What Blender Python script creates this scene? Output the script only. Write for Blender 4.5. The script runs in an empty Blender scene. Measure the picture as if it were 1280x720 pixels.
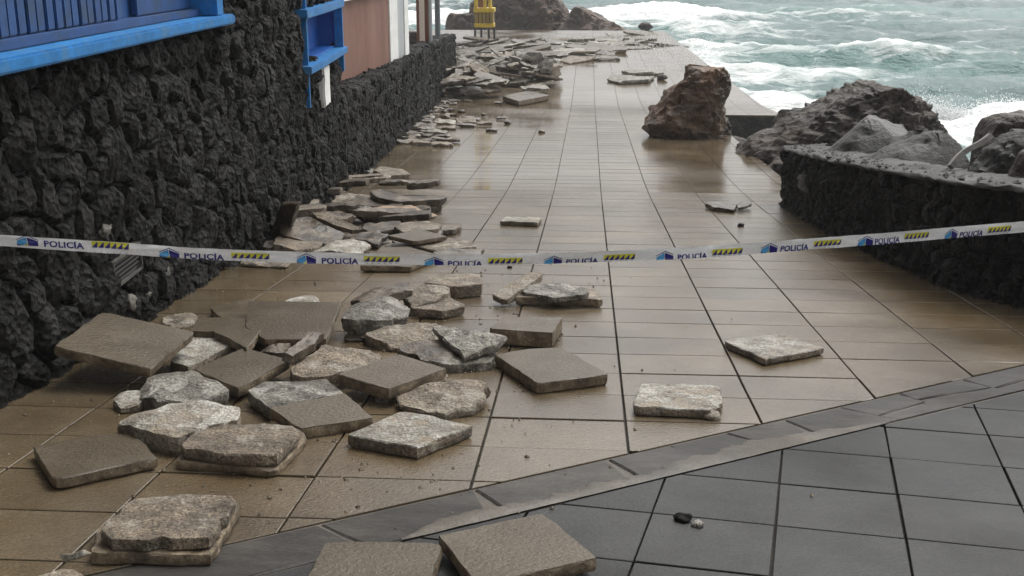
import bpy, bmesh, math, random
import numpy as np
from mathutils import Vector, Matrix, noise
R = math.radians
random.seed(7)
scene = bpy.context.scene
COL = scene.collection

# ------------------------------------------------------------------ camera
F = 1450.0
PITCH, YAW, CAMZ = 16.15, 3.7, 1.507
cd = bpy.data.cameras.new('camera'); cam = bpy.data.objects.new('camera', cd); COL.objects.link(cam)
cam.location = (0, 0, CAMZ); cam.rotation_euler = (R(90 - PITCH), 0, R(YAW))
cd.sensor_width = 36; cd.lens = 36 * F / 1280; cd.clip_start = 0.05; cd.clip_end = 12000
scene.camera = cam
# ------------------------------------------------------------------ world and light
SUN_EL, SUN_ROT = R(58), R(35)
w = bpy.data.worlds.new('World'); scene.world = w; w.use_nodes = True
nt = w.node_tree; nt.nodes.clear()
sky = nt.nodes.new('ShaderNodeTexSky'); sky.sky_type = 'NISHITA'; sky.sun_disc = False
sky.sun_elevation = SUN_EL; sky.sun_rotation = SUN_ROT; sky.air_density = 1.0; sky.dust_density = 5.0; sky.ozone_density = 1.0
hs = nt.nodes.new('ShaderNodeHueSaturation'); hs.inputs['Saturation'].default_value = 0.05
bg = nt.nodes.new('ShaderNodeBackground'); bg.inputs[1].default_value = 0.14
wo = nt.nodes.new('ShaderNodeOutputWorld')
nt.links.new(sky.outputs[0], hs.inputs['Color']); nt.links.new(hs.outputs[0], bg.inputs[0]); nt.links.new(bg.outputs[0], wo.inputs[0])
sd = bpy.data.lights.new('sun', 'SUN'); sd.energy = 0.9; sd.angle = R(25); sd.color = (1, .96, .9)
sun = bpy.data.objects.new('sun', sd); COL.objects.link(sun)
# light arrives from the sea side, front right and high
sv = Vector((math.sin(SUN_ROT) * math.cos(SUN_EL), math.cos(SUN_ROT) * math.cos(SUN_EL), math.sin(SUN_EL)))
sun.rotation_euler = (-sv).to_track_quat('-Z', 'Y').to_euler()
scene.view_settings.view_transform = 'Standard'; scene.view_settings.look = 'None'
scene.view_settings.exposure = 0.68; scene.view_settings.gamma = 1
scene.render.engine = 'CYCLES'
scene.cycles.max_bounces = 6; scene.cycles.diffuse_bounces = 3; scene.cycles.glossy_bounces = 3
scene.cycles.transparent_max_bounces = 6; scene.cycles.use_denoising = True

# ------------------------------------------------------------------ placing helpers
S1, S2, Y1, Y2 = -0.0968, -0.0533, 14.8, 29.9
SEA = -3.6
def ramp(t, w=1.5):
    if t <= -w: return 0.0
    if t >= w: return t
    return (t + w) ** 2 / (4 * w)
def zg(y):
    return S1 * y + (S2 - S1) * ramp(y - Y1) - S2 * ramp(y - Y2)
def slope(y):
    return (zg(y + .05) - zg(y - .05)) / .1
CR = Matrix.Rotation(R(YAW), 3, 'Z') @ Matrix.Rotation(R(90 - PITCH), 3, 'X')
CAM = Vector((0, 0, CAMZ))
RIGHT = Vector((math.cos(R(YAW)), math.sin(R(YAW)), 0)); FWD = Vector((-math.sin(R(YAW)), math.cos(R(YAW)), 0))
def ray(px, py):
    return CR @ Vector(((px - 640) / F, (360 - py) / F, -1))
def at(px, py, h=0.0):
    """point h above the promenade seen at a place of the photograph"""
    d = ray(px, py); lo, hi = 0.3, 400.0
    for _ in range(46):
        m = (lo + hi) / 2
        p = CAM + d * m
        if p.z - zg(p.y) - h > 0: lo = m
        else: hi = m
    return CAM + d * lo
def at_z(px, py, z):
    d = ray(px, py); return CAM + d * ((z - CAMZ) / d.z)
def at_s(px, py, s):
    return CAM + ray(px, py) * s
def to_px(p):
    v = CR.transposed() @ (Vector(p) - CAM)
    if v.z > -0.05: return None
    return (640 + F * v.x / -v.z, 360 - F * v.y / -v.z)

def mesh_obj(name, verts, faces, mats, parent=None, loc=(0, 0, 0), smooth=False, midx=None):
    me = bpy.data.meshes.new(name)
    me.from_pydata([tuple(v) for v in verts], [], [tuple(f) for f in faces])
    for m in (mats if isinstance(mats, (list, tuple)) else [mats]): me.materials.append(m)
    if midx is not None: me.polygons.foreach_set('material_index', midx)
    if smooth: me.polygons.foreach_set('use_smooth', [True] * len(me.polygons))
    me.update()
    o = bpy.data.objects.new(name, me); COL.objects.link(o); o.location = loc
    if parent: o.parent = parent
    return o
def tag(o, label=None, cat=None, group=None, kind=None):
    if label: o['label'] = label
    if cat: o['category'] = cat
    if group: o['group'] = group
    if kind: o['kind'] = kind
    return o
def empty(name, loc=(0, 0, 0), rz=0):
    o = bpy.data.objects.new(name, None); COL.objects.link(o); o.location = loc; o.rotation_euler = (0, 0, rz)
    o.empty_display_size = .1
    return o
def box_geo(a, b, c0=0):
    x0, y0, z0 = a; x1, y1, z1 = b
    v = [(x0, y0, z0), (x1, y0, z0), (x1, y1, z0), (x0, y1, z0), (x0, y0, z1), (x1, y0, z1), (x1, y1, z1), (x0, y1, z1)]
    f = [(0, 3, 2, 1), (4, 5, 6, 7), (0, 1, 5, 4), (1, 2, 6, 5), (2, 3, 7, 6), (3, 0, 4, 7)]
    return v, [tuple(i + c0 for i in q) for q in f]
def box(name, a, b, m, parent=None, bevel=0.0):
    v, f = box_geo(a, b)
    o = mesh_obj(name, v, f, m, parent)
    if bevel:
        bm = bmesh.new(); bm.from_mesh(o.data)
        bmesh.ops.bevel(bm, geom=bm.edges[:], offset=bevel, segments=2, affect='EDGES', profile=.6)
        bm.to_mesh(o.data); bm.free()
    return o
def boxes(name, lst, m, parent=None):
    V, Fc = [], []
    for a, b in lst:
        v, f = box_geo(a, b, len(V)); V += v; Fc += f
    return mesh_obj(name, V, Fc, m, parent)
def tube_geo(p, q, r0, r1, n=10, c0=0):
    p, q = Vector(p), Vector(q); d = (q - p).normalized()
    u = d.cross(Vector((0, 1, 0)) if abs(d.y) < .9 else Vector((1, 0, 0))).normalized(); v = d.cross(u)
    V, Fc = [], []
    for c, r in ((p, r0), (q, r1)):
        for i in range(n):
            a = 2 * math.pi * i / n; V.append(c + u * math.cos(a) * r + v * math.sin(a) * r)
    for i in range(n):
        j = (i + 1) % n; Fc.append((c0 + i, c0 + j, c0 + n + j, c0 + n + i))
    Fc.append(tuple(c0 + i for i in reversed(range(n)))); Fc.append(tuple(c0 + n + i for i in range(n)))
    return V, Fc
def tube(name, p, q, r0, r1, m, parent=None, n=10):
    V, Fc = tube_geo(p, q, r0, r1, n)
    return mesh_obj(name, V, Fc, m, parent)

def clip(poly, nx, ny, c):
    """keep the side where nx*x+ny*y<=c"""
    out = []
    for i in range(len(poly)):
        a, b = poly[i], poly[(i + 1) % len(poly)]
        da, db = nx * a[0] + ny * a[1] - c, nx * b[0] + ny * b[1] - c
        if da <= 0: out.append(a)
        if (da < 0 < db) or (db < 0 < da):
            t = da / (da - db); out.append((a[0] + t * (b[0] - a[0]), a[1] + t * (b[1] - a[1])))
    return out
def area(p):
    return .5 * sum(p[i][0] * p[(i + 1) % len(p)][1] - p[(i + 1) % len(p)][0] * p[i][1] for i in range(len(p)))
def line_side(a, b):
    """half plane left of a->b is dropped: returns nx,ny,c for clip keeping the right side"""
    nx, ny = -(b[1] - a[1]), (b[0] - a[0])
    l = math.hypot(nx, ny); nx /= l; ny /= l
    return nx, ny, nx * a[0] + ny * a[1]

# ------------------------------------------------------------------ materials
def mat(name, cols, scale=5, rough=(.4, .7), bump=.35, bscale=45, bdist=.01, rnd=.12, spec=.5, fine=.35, fscale=120,
        world=False, coarse=0.0, stretch=None, wetscale=1.2, pits=0.0, stain=0.0, patch=None, tight=.2):
    m = bpy.data.materials.new(name); m.use_nodes = True
    n = m.node_tree.nodes; L = m.node_tree.links
    b = n['Principled BSDF']; b.inputs['Specular IOR Level'].default_value = spec
    tc = n.new('ShaderNodeTexCoord'); oi = n.new('ShaderNodeObjectInfo'); geo = n.new('ShaderNodeNewGeometry')
    add = n.new('ShaderNodeVectorMath'); add.operation = 'ADD'
    sc = n.new('ShaderNodeVectorMath'); sc.operation = 'SCALE'; sc.inputs[0].default_value = (37.1, 19.7, 53.3)
    L.new(oi.outputs['Random'], sc.inputs['Scale'])
    if world: L.new(geo.outputs['Position'], add.inputs[0])
    else: L.new(tc.outputs['Object'], add.inputs[0]); L.new(sc.outputs[0], add.inputs[1])
    vec = add.outputs[0]
    if stretch:
        mp = n.new('ShaderNodeMapping'); mp.inputs['Scale'].default_value = stretch; L.new(vec, mp.inputs[0]); vec = mp.outputs[0]
    def nz(s, d, rgh=.6, v=None):
        t = n.new('ShaderNodeTexNoise'); t.inputs['Scale'].default_value = s; t.inputs['Detail'].default_value = d; t.inputs['Roughness'].default_value = rgh
        L.new(v or vec, t.inputs['Vector']); return t.outputs['Fac']
    a = nz(scale, 8, .62)
    cr = n.new('ShaderNodeValToRGB'); cr.color_ramp.elements.remove(cr.color_ramp.elements[1])
    for i, c in enumerate(cols):
        pos = .5 - tight + 2 * tight * i / max(1, len(cols) - 1)
        e = cr.color_ramp.elements[0] if i == 0 else cr.color_ramp.elements.new(pos)
        e.position = pos; e.color = (*c, 1)
    L.new(a, cr.inputs[0])
    fn = nz(fscale, 3, .7)
    mr = n.new('ShaderNodeMapRange'); mr.inputs['From Min'].default_value = .3; mr.inputs['From Max'].default_value = .7
    mr.inputs['To Min'].default_value = 1 - fine; mr.inputs['To Max'].default_value = 1 + fine; L.new(fn, mr.inputs['Value'])
    rr = n.new('ShaderNodeMapRange'); rr.inputs['To Min'].default_value = 1 - rnd; rr.inputs['To Max'].default_value = 1 + rnd; L.new(oi.outputs['Random'], rr.inputs['Value'])
    mu = n.new('ShaderNodeMath'); mu.operation = 'MULTIPLY'; L.new(mr.outputs[0], mu.inputs[0]); L.new(rr.outputs[0], mu.inputs[1])
    vm = n.new('ShaderNodeVectorMath'); vm.operation = 'SCALE'; L.new(cr.outputs[0], vm.inputs[0]); L.new(mu.outputs[0], vm.inputs['Scale'])
    last = vm.outputs[0]
    if patch:
        pn = nz(5.5, 7, .68); pm = n.new('ShaderNodeMapRange'); pm.inputs['From Min'].default_value = .53; pm.inputs['From Max'].default_value = .60; L.new(pn, pm.inputs['Value'])
        px_ = n.new('ShaderNodeMix'); px_.data_type = 'RGBA'; px_.inputs['B'].default_value = (*patch, 1); L.new(pm.outputs[0], px_.inputs['Factor']); L.new(last, px_.inputs['A'])
        v3 = n.new('ShaderNodeVectorMath'); v3.operation = 'SCALE'; L.new(px_.outputs['Result'], v3.inputs[0]); L.new(mr.outputs[0], v3.inputs['Scale']); last = v3.outputs[0]
    if stain:
        sn = nz(.9, 5, .6, geo.outputs['Position'])
        sm = n.new('ShaderNodeMapRange'); sm.inputs['From Min'].default_value = .34; sm.inputs['From Max'].default_value = .66
        sm.inputs['To Min'].default_value = 1 - stain; sm.inputs['To Max'].default_value = 1 + stain * .6; L.new(sn, sm.inputs['Value'])
        v2 = n.new('ShaderNodeVectorMath'); v2.operation = 'SCALE'; L.new(last, v2.inputs[0]); L.new(sm.outputs[0], v2.inputs['Scale']); last = v2.outputs[0]
    L.new(last, b.inputs['Base Color'])
    wn = nz(wetscale, 4, .55, geo.outputs['Position'])
    r2 = n.new('ShaderNodeMapRange'); r2.inputs['From Min'].default_value = .35; r2.inputs['From Max'].default_value = .65
    r2.inputs['To Min'].default_value = rough[0]; r2.inputs['To Max'].default_value = rough[1]; L.new(wn, r2.inputs['Value']); L.new(r2.outputs[0], b.inputs['Roughness'])
    hgt = nz(bscale, 5, .65)
    if coarse:
        h2 = nz(bscale / 5, 4, .6); mm = n.new('ShaderNodeMath'); mm.operation = 'MULTIPLY_ADD'; mm.inputs[1].default_value = coarse
        L.new(h2, mm.inputs[0]); L.new(hgt, mm.inputs[2]); hgt = mm.outputs[0]
    if pits:
        vo = n.new('ShaderNodeTexVoronoi'); vo.inputs['Scale'].default_value = bscale * .6; L.new(vec, vo.inputs['Vector'])
        mm = n.new('ShaderNodeMath'); mm.operation = 'MULTIPLY_ADD'; mm.inputs[1].default_value = pits
        L.new(vo.outputs['Distance'], mm.inputs[0]); L.new(hgt, mm.inputs[2]); hgt = mm.outputs[0]
    bp = n.new('ShaderNodeBump'); bp.inputs['Strength'].default_value = bump; bp.inputs['Distance'].default_value = bdist
    L.new(hgt, bp.inputs['Height']); L.new(bp.outputs[0], b.inputs['Normal'])
    return m
M = {}
M['tile'] = mat('wet brown paving', [(.083, .058, .030), (.111, .083, .049), (.138, .109, .072)], spec=1.0, scale=2.2, rough=(.06, .26), bump=.34, bscale=62, bdist=.01, rnd=.13, stain=.3, fine=.28, fscale=110, wetscale=.7)
M['tile_far'] = mat('wet brown paving beyond', [(.083, .058, .030), (.111, .083, .049), (.138, .109, .072)], spec=1.0, scale=2.2, rough=(.05, .22), stain=.3, bump=.06, bscale=40, bdist=.005, rnd=.0, fine=.2, fscale=60, world=True, wetscale=.4)
M['grout'] = mat('dark joint', [(.012, .010, .007), (.032, .026, .018)], scale=8, rough=(.5, .8), spec=.2, world=True)
M['dark_tile'] = mat('dark grey paving', [(.020, .020, .0195), (.028, .028, .0272), (.038, .038, .0368)], scale=2.5, rough=(.42, .68), bump=.45, bscale=70, bdist=.007, rnd=.12, fine=.4, fscale=150, coarse=.8, spec=.3, stain=.35)
M['dark_grout'] = mat('forecourt joint', [(.010, .010, .009), (.04, .037, .032)], scale=14, rough=(.4, .7), world=True)
M['slate'] = mat('slate', [(.024, .022, .019), (.040, .036, .031), (.068, .06, .05)], scale=4, rough=(.4, .7), spec=.3, stain=.4, bump=.55, bscale=22, bdist=.012, rnd=.15, fine=.25, stretch=(1, 2.4, 1))
M['mortar'] = mat('sandy mortar bed', [(.04, .034, .026), (.075, .062, .046), (.12, .102, .078)], scale=5, rough=(.4, .7), bump=.4, bscale=50, world=True, fine=.35)
M['smooth'] = mat('loose tile face', [(.060, .045, .026), (.082, .064, .041), (.107, .086, .060)], spec=.4, scale=3.5, rough=(.2, .42), bump=.6, bscale=58, bdist=.012, rnd=.1, fine=.32, fscale=110)
M['edge'] = mat('broken tile edge', [(.055, .04, .025), (.13, .098, .06), (.23, .18, .12)], tight=.14, scale=14, rough=(.4, .7), bump=.6, bscale=45, bdist=.015, rnd=.12, fine=.45)
M['tan'] = mat('tan mortar', [(.075, .06, .042), (.165, .13, .09), (.255, .205, .145)], patch=(.29, .255, .20), tight=.17, scale=8, rough=(.35, .65), bump=.9, bscale=42, bdist=.035, rnd=.15, fine=.45, fscale=90, coarse=1.5)
M['white'] = mat('pale lime mortar', [(.13, .11, .082), (.27, .25, .21), (.43, .41, .365)], patch=(.27, .225, .165), tight=.14, scale=8, rough=(.35, .65), bump=.9, bscale=40, bdist=.032, rnd=.12, fine=.35, fscale=80, coarse=1.5)
M['grey'] = mat('grey mortar', [(.055, .048, .038), (.15, .135, .108), (.27, .25, .212)], patch=(.33, .31, .27), tight=.14, scale=9, rough=(.35, .6), bump=.9, bscale=40, bdist=.035, rnd=.15, fine=.4, fscale=80, coarse=1.6)
M['brown'] = mat('dark wet mortar', [(.026, .02, .014), (.058, .044, .030), (.11, .087, .061)], patch=(.15, .122, .088), tight=.14, scale=8, rough=(.25, .5), bump=.6, bscale=40, bdist=.016, rnd=.15, fine=.4, coarse=1.4)
M['orange'] = mat('orange brown mortar', [(.14, .085, .045), (.24, .15, .08), (.30, .2, .12)], scale=6, rough=(.3, .55), bump=.6, bscale=40, bdist=.015, fine=.35)
M['lava'] = mat('black lava stone', [(.0048, .0046, .0043), (.010, .0096, .009), (.028, .0262, .0232)], scale=7, rough=(.5, .8), bump=1.0, bscale=42, bdist=.035, rnd=.35, fine=.6, fscale=60, coarse=1.0, pits=1.4, spec=.16)
M['lava_core'] = mat('wall core', [(.008, .008, .008), (.02, .02, .019)], scale=8, rough=(.7, .9), world=True)
M['lava_cap'] = mat('gritty wall cap', [(.018, .017, .016), (.036, .034, .032), (.072, .069, .063)], scale=5, rough=(.5, .8), bump=.8, bscale=30, bdist=.03, fine=.5, world=True)
M['rock_brown'] = mat('brown volcanic rock', [(.028, .020, .014), (.09, .050, .027), (.21, .125, .066)], scale=2.6, rough=(.45, .75), bump=1.0, bscale=11, bdist=.08, fine=.5, fscale=40, coarse=1.5, pits=.8)
M['rock_dark'] = mat('dark volcanic rock', [(.017, .0145, .012), (.044, .034, .026), (.09, .07, .052)], scale=2.2, rough=(.5, .8), bump=1.0, bscale=14, bdist=.07, fine=.5, fscale=50, coarse=1.2, pits=.7)
M['rock_grey'] = mat('grey weathered rock', [(.028, .0275, .0265), (.05, .049, .0465), (.10, .098, .092)], scale=1.8, rough=(.5, .75), bump=.7, bscale=22, bdist=.035, fine=.35, fscale=60, coarse=1.0)
M['headland'] = mat('red brown headland', [(.04, .032, .026), (.095, .058, .040), (.16, .10, .068)], scale=.35, rough=(.6, .85), bump=1.0, bscale=1.4, bdist=.5, fine=.45, fscale=5, coarse=1.2)
M['shore'] = mat('black shore rubble', [(.015, .014, .013), (.04, .037, .033), (.085, .078, .07)], scale=3, rough=(.45, .75), bump=1.0, bscale=14, bdist=.06, fine=.5, world=True)
def plain(name, c, rough=.5, nz=.12, scale=18, bump=.12, spec=.5, patch=None):
    return mat(name, [tuple(x * (1 - nz) for x in c), c, tuple(min(1, x * (1 + nz)) for x in c)], scale=scale, rough=(rough * .85, min(1, rough * 1.15)), bump=bump, bscale=60, bdist=.004, rnd=.04, fine=.1, spec=spec, patch=patch)
M['blue_light'] = plain('light blue paint', (.014, .155, .40), .55, .3, 9, spec=.3, patch=(.05, .17, .34))
M['blue_dark'] = plain('dark blue paint', (.007, .052, .17), .55, .3, 7, patch=(.014, .045, .11))
M['blue_mid'] = plain('blue painted recess', (.008, .10, .40), .5, .15, 5)
M['white_paint'] = plain('white paint', (.72, .72, .70), .6, .1, 6)
M['terracotta'] = mat('terracotta render', [(.12, .05, .032), (.165, .078, .053), (.205, .105, .075)], scale=1.2, rough=(.6, .8), bump=.15, bscale=30, bdist=.006, fine=.1, stretch=(1, 1, .35))
M['rust'] = plain('reddish brown paint', (.22, .10, .07), .6)
M['pale_pink'] = plain('pale pink render', (.68, .58, .50), .6)
M['grey_pipe'] = plain('grey pipe', (.36, .38, .39), .4)
M['pole_grey'] = plain('dark grey post', (.13, .15, .16), .45)
M['yellow'] = plain('yellow paint', (.62, .44, .03), .45, .15, patch=(.42, .27, .05))
M['ochre'] = plain('weathered ochre panel', (.24, .165, .04), .6, .35, 3)
M['black_leg'] = plain('dark legs', (.05, .045, .04), .5)
M['plaster'] = plain('pale plaster', (.10, .094, .08), .75, .35, 14, .5)
M['vent_frame'] = plain('grubby plaster', (.06, .056, .048), .8, .4, 14, .5)
M['vent_slat'] = plain('dull metal slat', (.03, .03, .029), .5)
M['void_shade'] = plain('painted dark inside', (.006, .006, .006), .8)  # near-black colour paints the shade of the vent hollow on a solid panel
M['tape'] = plain('white plastic tape', (.87, .87, .86), .3, .03)
M['navy'] = plain('navy print', (.018, .014, .17), .35, .05)
M['cyan'] = plain('light blue print', (.08, .33, .62), .35, .05)
M['print_yellow'] = plain('yellow print', (.66, .62, .05), .35, .05)
M['driftwood'] = plain('weathered board', (.26, .25, .23), .7, .3, 8)
M['roof'] = plain('flat roof', (.3, .29, .27), .8)

# ------------------------------------------------------------------ lines of the place
BU0, BU1 = at(320, 672), at(1228, 468)            # border strip, promenade side
BL0, BL1 = at(692, 630.5), at(1263, 492.5)        # border strip, forecourt side
def ext(a, b, t0, t1):
    d = (b - a); return a + d * t0, a + d * t1
bu = ext(BU0, BU1, -1.6, 1.8); bl = ext(BL0, BL1, -2.6, 2.6)
LW = [(-6, -2.6), (5.0, -2.62), (7.5, -2.72), (9.2, -2.74), (12.0, -2.86), (15.0, -3.08), (19.0, -3.28), (24, -3.55), (30.0, -3.86), (32.2, -3.98), (37.6, -4.30), (42, -4.5)]
def xw(y):
    for (a, xa), (b, xb) in zip(LW, LW[1:]):
        if y <= b: return xa + (xb - xa) * (y - a) / (b - a)
    return LW[-1][1]
rw_px = [(1270, 383), (1193, 363), (1120, 332), (1043, 297), (1010, 277), (984, 261)]
RW = [at(*p) for p in rw_px]
RW = [RW[0] + (RW[0] - RW[1]) * 1.2] + RW         # goes on out of the picture
RWP = [(p.x, p.y) for p in RW] + [(RW[-1].x + .02, RW[-1].y + .45), (RW[-1].x + .22, RW[-1].y + .8), (RW[-1].x + .7, RW[-1].y + .98), (RW[-1].x + 1.5, RW[-1].y + 1.0)]
EDGE_X, STEP_Y, PLAT_X, END_Y, FARL = 2.72, 26.9, 4.5, 59.3, -10.5
def platx(y): return 4.5 - .024 * (y - 27)

# ------------------------------------------------------------------ ground and paving
gv, gf = [], []
ys = [-14 + 1.0 * i for i in range(75)]
for i, y in enumerate(ys):
    gv += [(-40, y, zg(y) - .25), (8, y, zg(y) - .25)]
    if i: gf.append((2 * i - 2, 2 * i - 1, 2 * i + 1, 2 * i))
n0 = len(gv); zb = -7
gv += [(-40, ys[0], zb), (8, ys[0], zb), (8, ys[-1], zb), (-40, ys[-1], zb)]
# front and side faces of the bedrock down below the sea
gf += [(n0, n0 + 1, 1, 0), (n0 + 2, n0 + 3, n0 - 2, n0 - 1)]
# the slab ends where the sea begins on the right beyond the shore
for i, (x, y, z) in enumerate(gv[:n0]):
    if x > 0: gv[i] = (EDGE_X - .25 if y < STEP_Y + .3 else platx(y) - .25, y, z)
ground = tag(mesh_obj('ground', gv, gf, M['shore']), kind='structure')

PX0, PW, PL = 0.19 - .591 * 3, .591, .4028
row0 = at(784, 563).y
while row0 > .2: row0 -= PL
promenade = tag(empty('promenade'), kind='structure')
def sheet(name, quads, m, parent, dz):
    V, Fc = [], []
    for x0, x1, ya, yb in quads:
        n = max(2, int((yb - ya) / .8)); 
        for i in range(n + 1):
            y = ya + (yb - ya) * i / n
            V += [(x0 if not callable(x0) else x0(y), y, zg(y) + dz), (x1 if not callable(x1) else x1(y), y, zg(y) + dz)]
            if i: k = len(V); Fc.append((k - 4, k - 3, k - 1, k - 2))
    return mesh_obj(name, V, Fc, m, parent)
lwx = lambda y: xw(y) - .25
sheet('joint_bed', [(lwx, 8.0, -6, 10.0), (lwx, EDGE_X + 1.2, 10.0, 14.6), (lwx, EDGE_X, 14.6, STEP_Y), (lwx, platx, STEP_Y, 37.8), (FARL, platx, 37.8, END_Y)], M['grout'], promenade, -.022)
# seaward and end faces of the raised platform
fv, ff = [], []
path = [(EDGE_X, 14.2), (EDGE_X, STEP_Y), (platx(STEP_Y), STEP_Y), (platx(END_Y), END_Y), (FARL, END_Y)]
for a, b in zip(path, path[1:]):
    k = len(fv); n = 12
    for i in range(n + 1):
        x = a[0] + (b[0] - a[0]) * i / n; y = a[1] + (b[1] - a[1]) * i / n
        fv += [(x, y, -5), (x, y, zg(y) - .02)]
        if i: q = len(fv); ff.append((q - 4, q - 2, q - 1, q - 3))
mesh_obj('quay_face', fv, ff, M['shore'], promenade)
bn = line_side(bu[0].xy, bu[1].xy)
def keep_prom(p):
    # bu runs left to right, promenade lies left of it (farther): drop the near side
    return clip(p, -bn[0], -bn[1], -bn[2] - .008)
def prism(poly, m, name, parent, z_of, thick=.045, cham=.0018, jz=0.0, tilt=(0, 0)):
    """a paving piece: polygon in plan, chamfered top, sides"""
    cx = sum(p[0] for p in poly) / len(poly); cy = sum(p[1] for p in poly) / len(poly)
    cz = z_of(cy)
    def Z(x, y): return z_of(y) - cz + jz + tilt[0] * (x - cx) + tilt[1] * (y - cy)
    n = len(poly); V = []
    inn = []
    for (x, y) in poly:
        d = math.hypot(x - cx, y - cy) or 1; k = 1 - cham * 1.6 / d
        inn.append((cx + (x - cx) * k, cy + (y - cy) * k))
    V += [(x - cx, y - cy, Z(x, y) - thick) for x, y in poly]
    V += [(x - cx, y - cy, Z(x, y) - cham) for x, y in poly]
    V += [(x - cx, y - cy, Z(x, y)) for x, y in inn]
    Fc = [tuple(2 * n + i for i in range(n))]
    for i in range(n):
        j = (i + 1) % n
        Fc += [(i, j, n + j, n + i), (n + i, n + j, 2 * n + j, 2 * n + i)]
    return V, Fc, (cx, cy, cz)
cand = []
for r in range(int((END_Y - row0) / PL)):
    ya, yb = row0 + r * PL, row0 + (r + 1) * PL
    for c in range(-18, 12):
        xa, xb = PX0 + c * PW, PX0 + (c + 1) * PW
        xl = xw(ya) - .05 if ya < 37.7 else FARL
        xr = (3.6 if ya < 14.4 else EDGE_X) if ya < STEP_Y - .1 else platx(ya + PL)
        if xb < xl or xa > xr: continue
        g, gx = (.0052, .0050) if ya < 6 else (.0062, .0046) if ya < 12 else (.008, .0036)
        jit = random.uniform(-.003, .003)
        poly = [(max(xa + gx, xl), ya + g + jit), (min(xb - gx, xr), ya + g + jit), (min(xb - gx, xr), yb - g + jit), (max(xa + gx, xl), yb - g + jit)]
        if poly[1][0] - poly[0][0] < .03: continue
        poly = keep_prom(poly)
        if len(poly) < 3 or abs(area(poly)) < .002: continue
        q = to_px((sum(p[0] for p in poly) / len(poly), (ya + yb) / 2, zg((ya + yb) / 2)))
        vis = q is not None and -90 < q[0] < 1370 and q[1] < 800
        full = len(poly) == 4 and abs(area(poly) - (PW - 2 * gx) * (PL - 2 * g)) < 1e-4
        cand.append((ya, vis, poly, full))
single = [c for c in cand if c[1] and c[0] < 14.0][:300]
sid = {id(c) for c in single}
shared = None
BV, BF = [], []
for c in cand:
    ya, vis, poly, full = c
    jz = random.gauss(0, .0011 if ya < 6 else .0004)
    if id(c) in sid:
        V, Fc, o3 = prism(poly, None, None, None, zg, jz=0, tilt=(0, 0))
        if full and ya < 13:
            if shared is None:
                ob = mesh_obj('paving_tile', V, Fc, M['tile'], promenade, (o3[0], o3[1], o3[2] + jz)); shared = ob.data
            else:
                ob = bpy.data.objects.new('paving_tile', shared); COL.objects.link(ob); ob.parent = promenade; ob.location = (o3[0], o3[1], o3[2] + jz)
            ob.rotation_euler = (random.gauss(0, .0022 if ya < 5 else .0008), random.gauss(0, .002), 0)
        else:
            mesh_obj('paving_tile', V, Fc, M['tile'], promenade, (o3[0], o3[1], o3[2] + jz))
    else:
        V, Fc, o3 = prism(poly, None, None, None, zg, jz=jz, tilt=(random.gauss(0, .0006), random.gauss(0, .0015)))
        k = len(BV); BV += [(v[0] + o3[0], v[1] + o3[1], v[2] + o3[2]) for v in V]; BF += [tuple(i + k for i in f) for f in Fc]
tag(mesh_obj('distant_paving', BV, BF, M['tile_far'], promenade), kind='stuff')

# border strip of slate bedded in mortar
border = tag(empty('slate_border'), kind='structure')
zs = lambda y: zg(y)
def strip_pt(a, b):
    """a metres along the strip from BU0, b 0..1 across"""
    p = BU0 + (BU1 - BU0) * (a / (BU1 - BU0).length)
    # the matching point of the near edge
    nx, ny = -bn[0], -bn[1]
    lo, hi = 0.0, 3.0
    bl_n = line_side(bl[0].xy, bl[1].xy)
    num = bl_n[2] - (bl_n[0] * p.x + bl_n[1] * p.y); den = bl_n[0] * nx + bl_n[1] * ny
    t = num / den
    q = (p.x + nx * t, p.y + ny * t)
    return (p.x + (q[0] - p.x) * b, p.y + (q[1] - p.y) * b)
if bn[0] * 0 + bn[1] * 10 - bn[2] < 0: pass
SL = (BU1 - BU0).length
V = []; Fc = []
aa = [-4 + .25 * i for i in range(int((SL + 8) / .25))]
for i, a in enumerate(aa):
    p, q = strip_pt(a, -.02), strip_pt(a, 1.0)
    V += [(p[0], p[1], zg(p[1]) - .006), (q[0], q[1], zg(q[1]) - .006)]
    if i: k = len(V); Fc.append((k - 4, k - 3, k - 1, k - 2))
mesh_obj('mortar_bed', V, Fc, M['mortar'], border)
rs = random.Random(11)
a = -3.2
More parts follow.
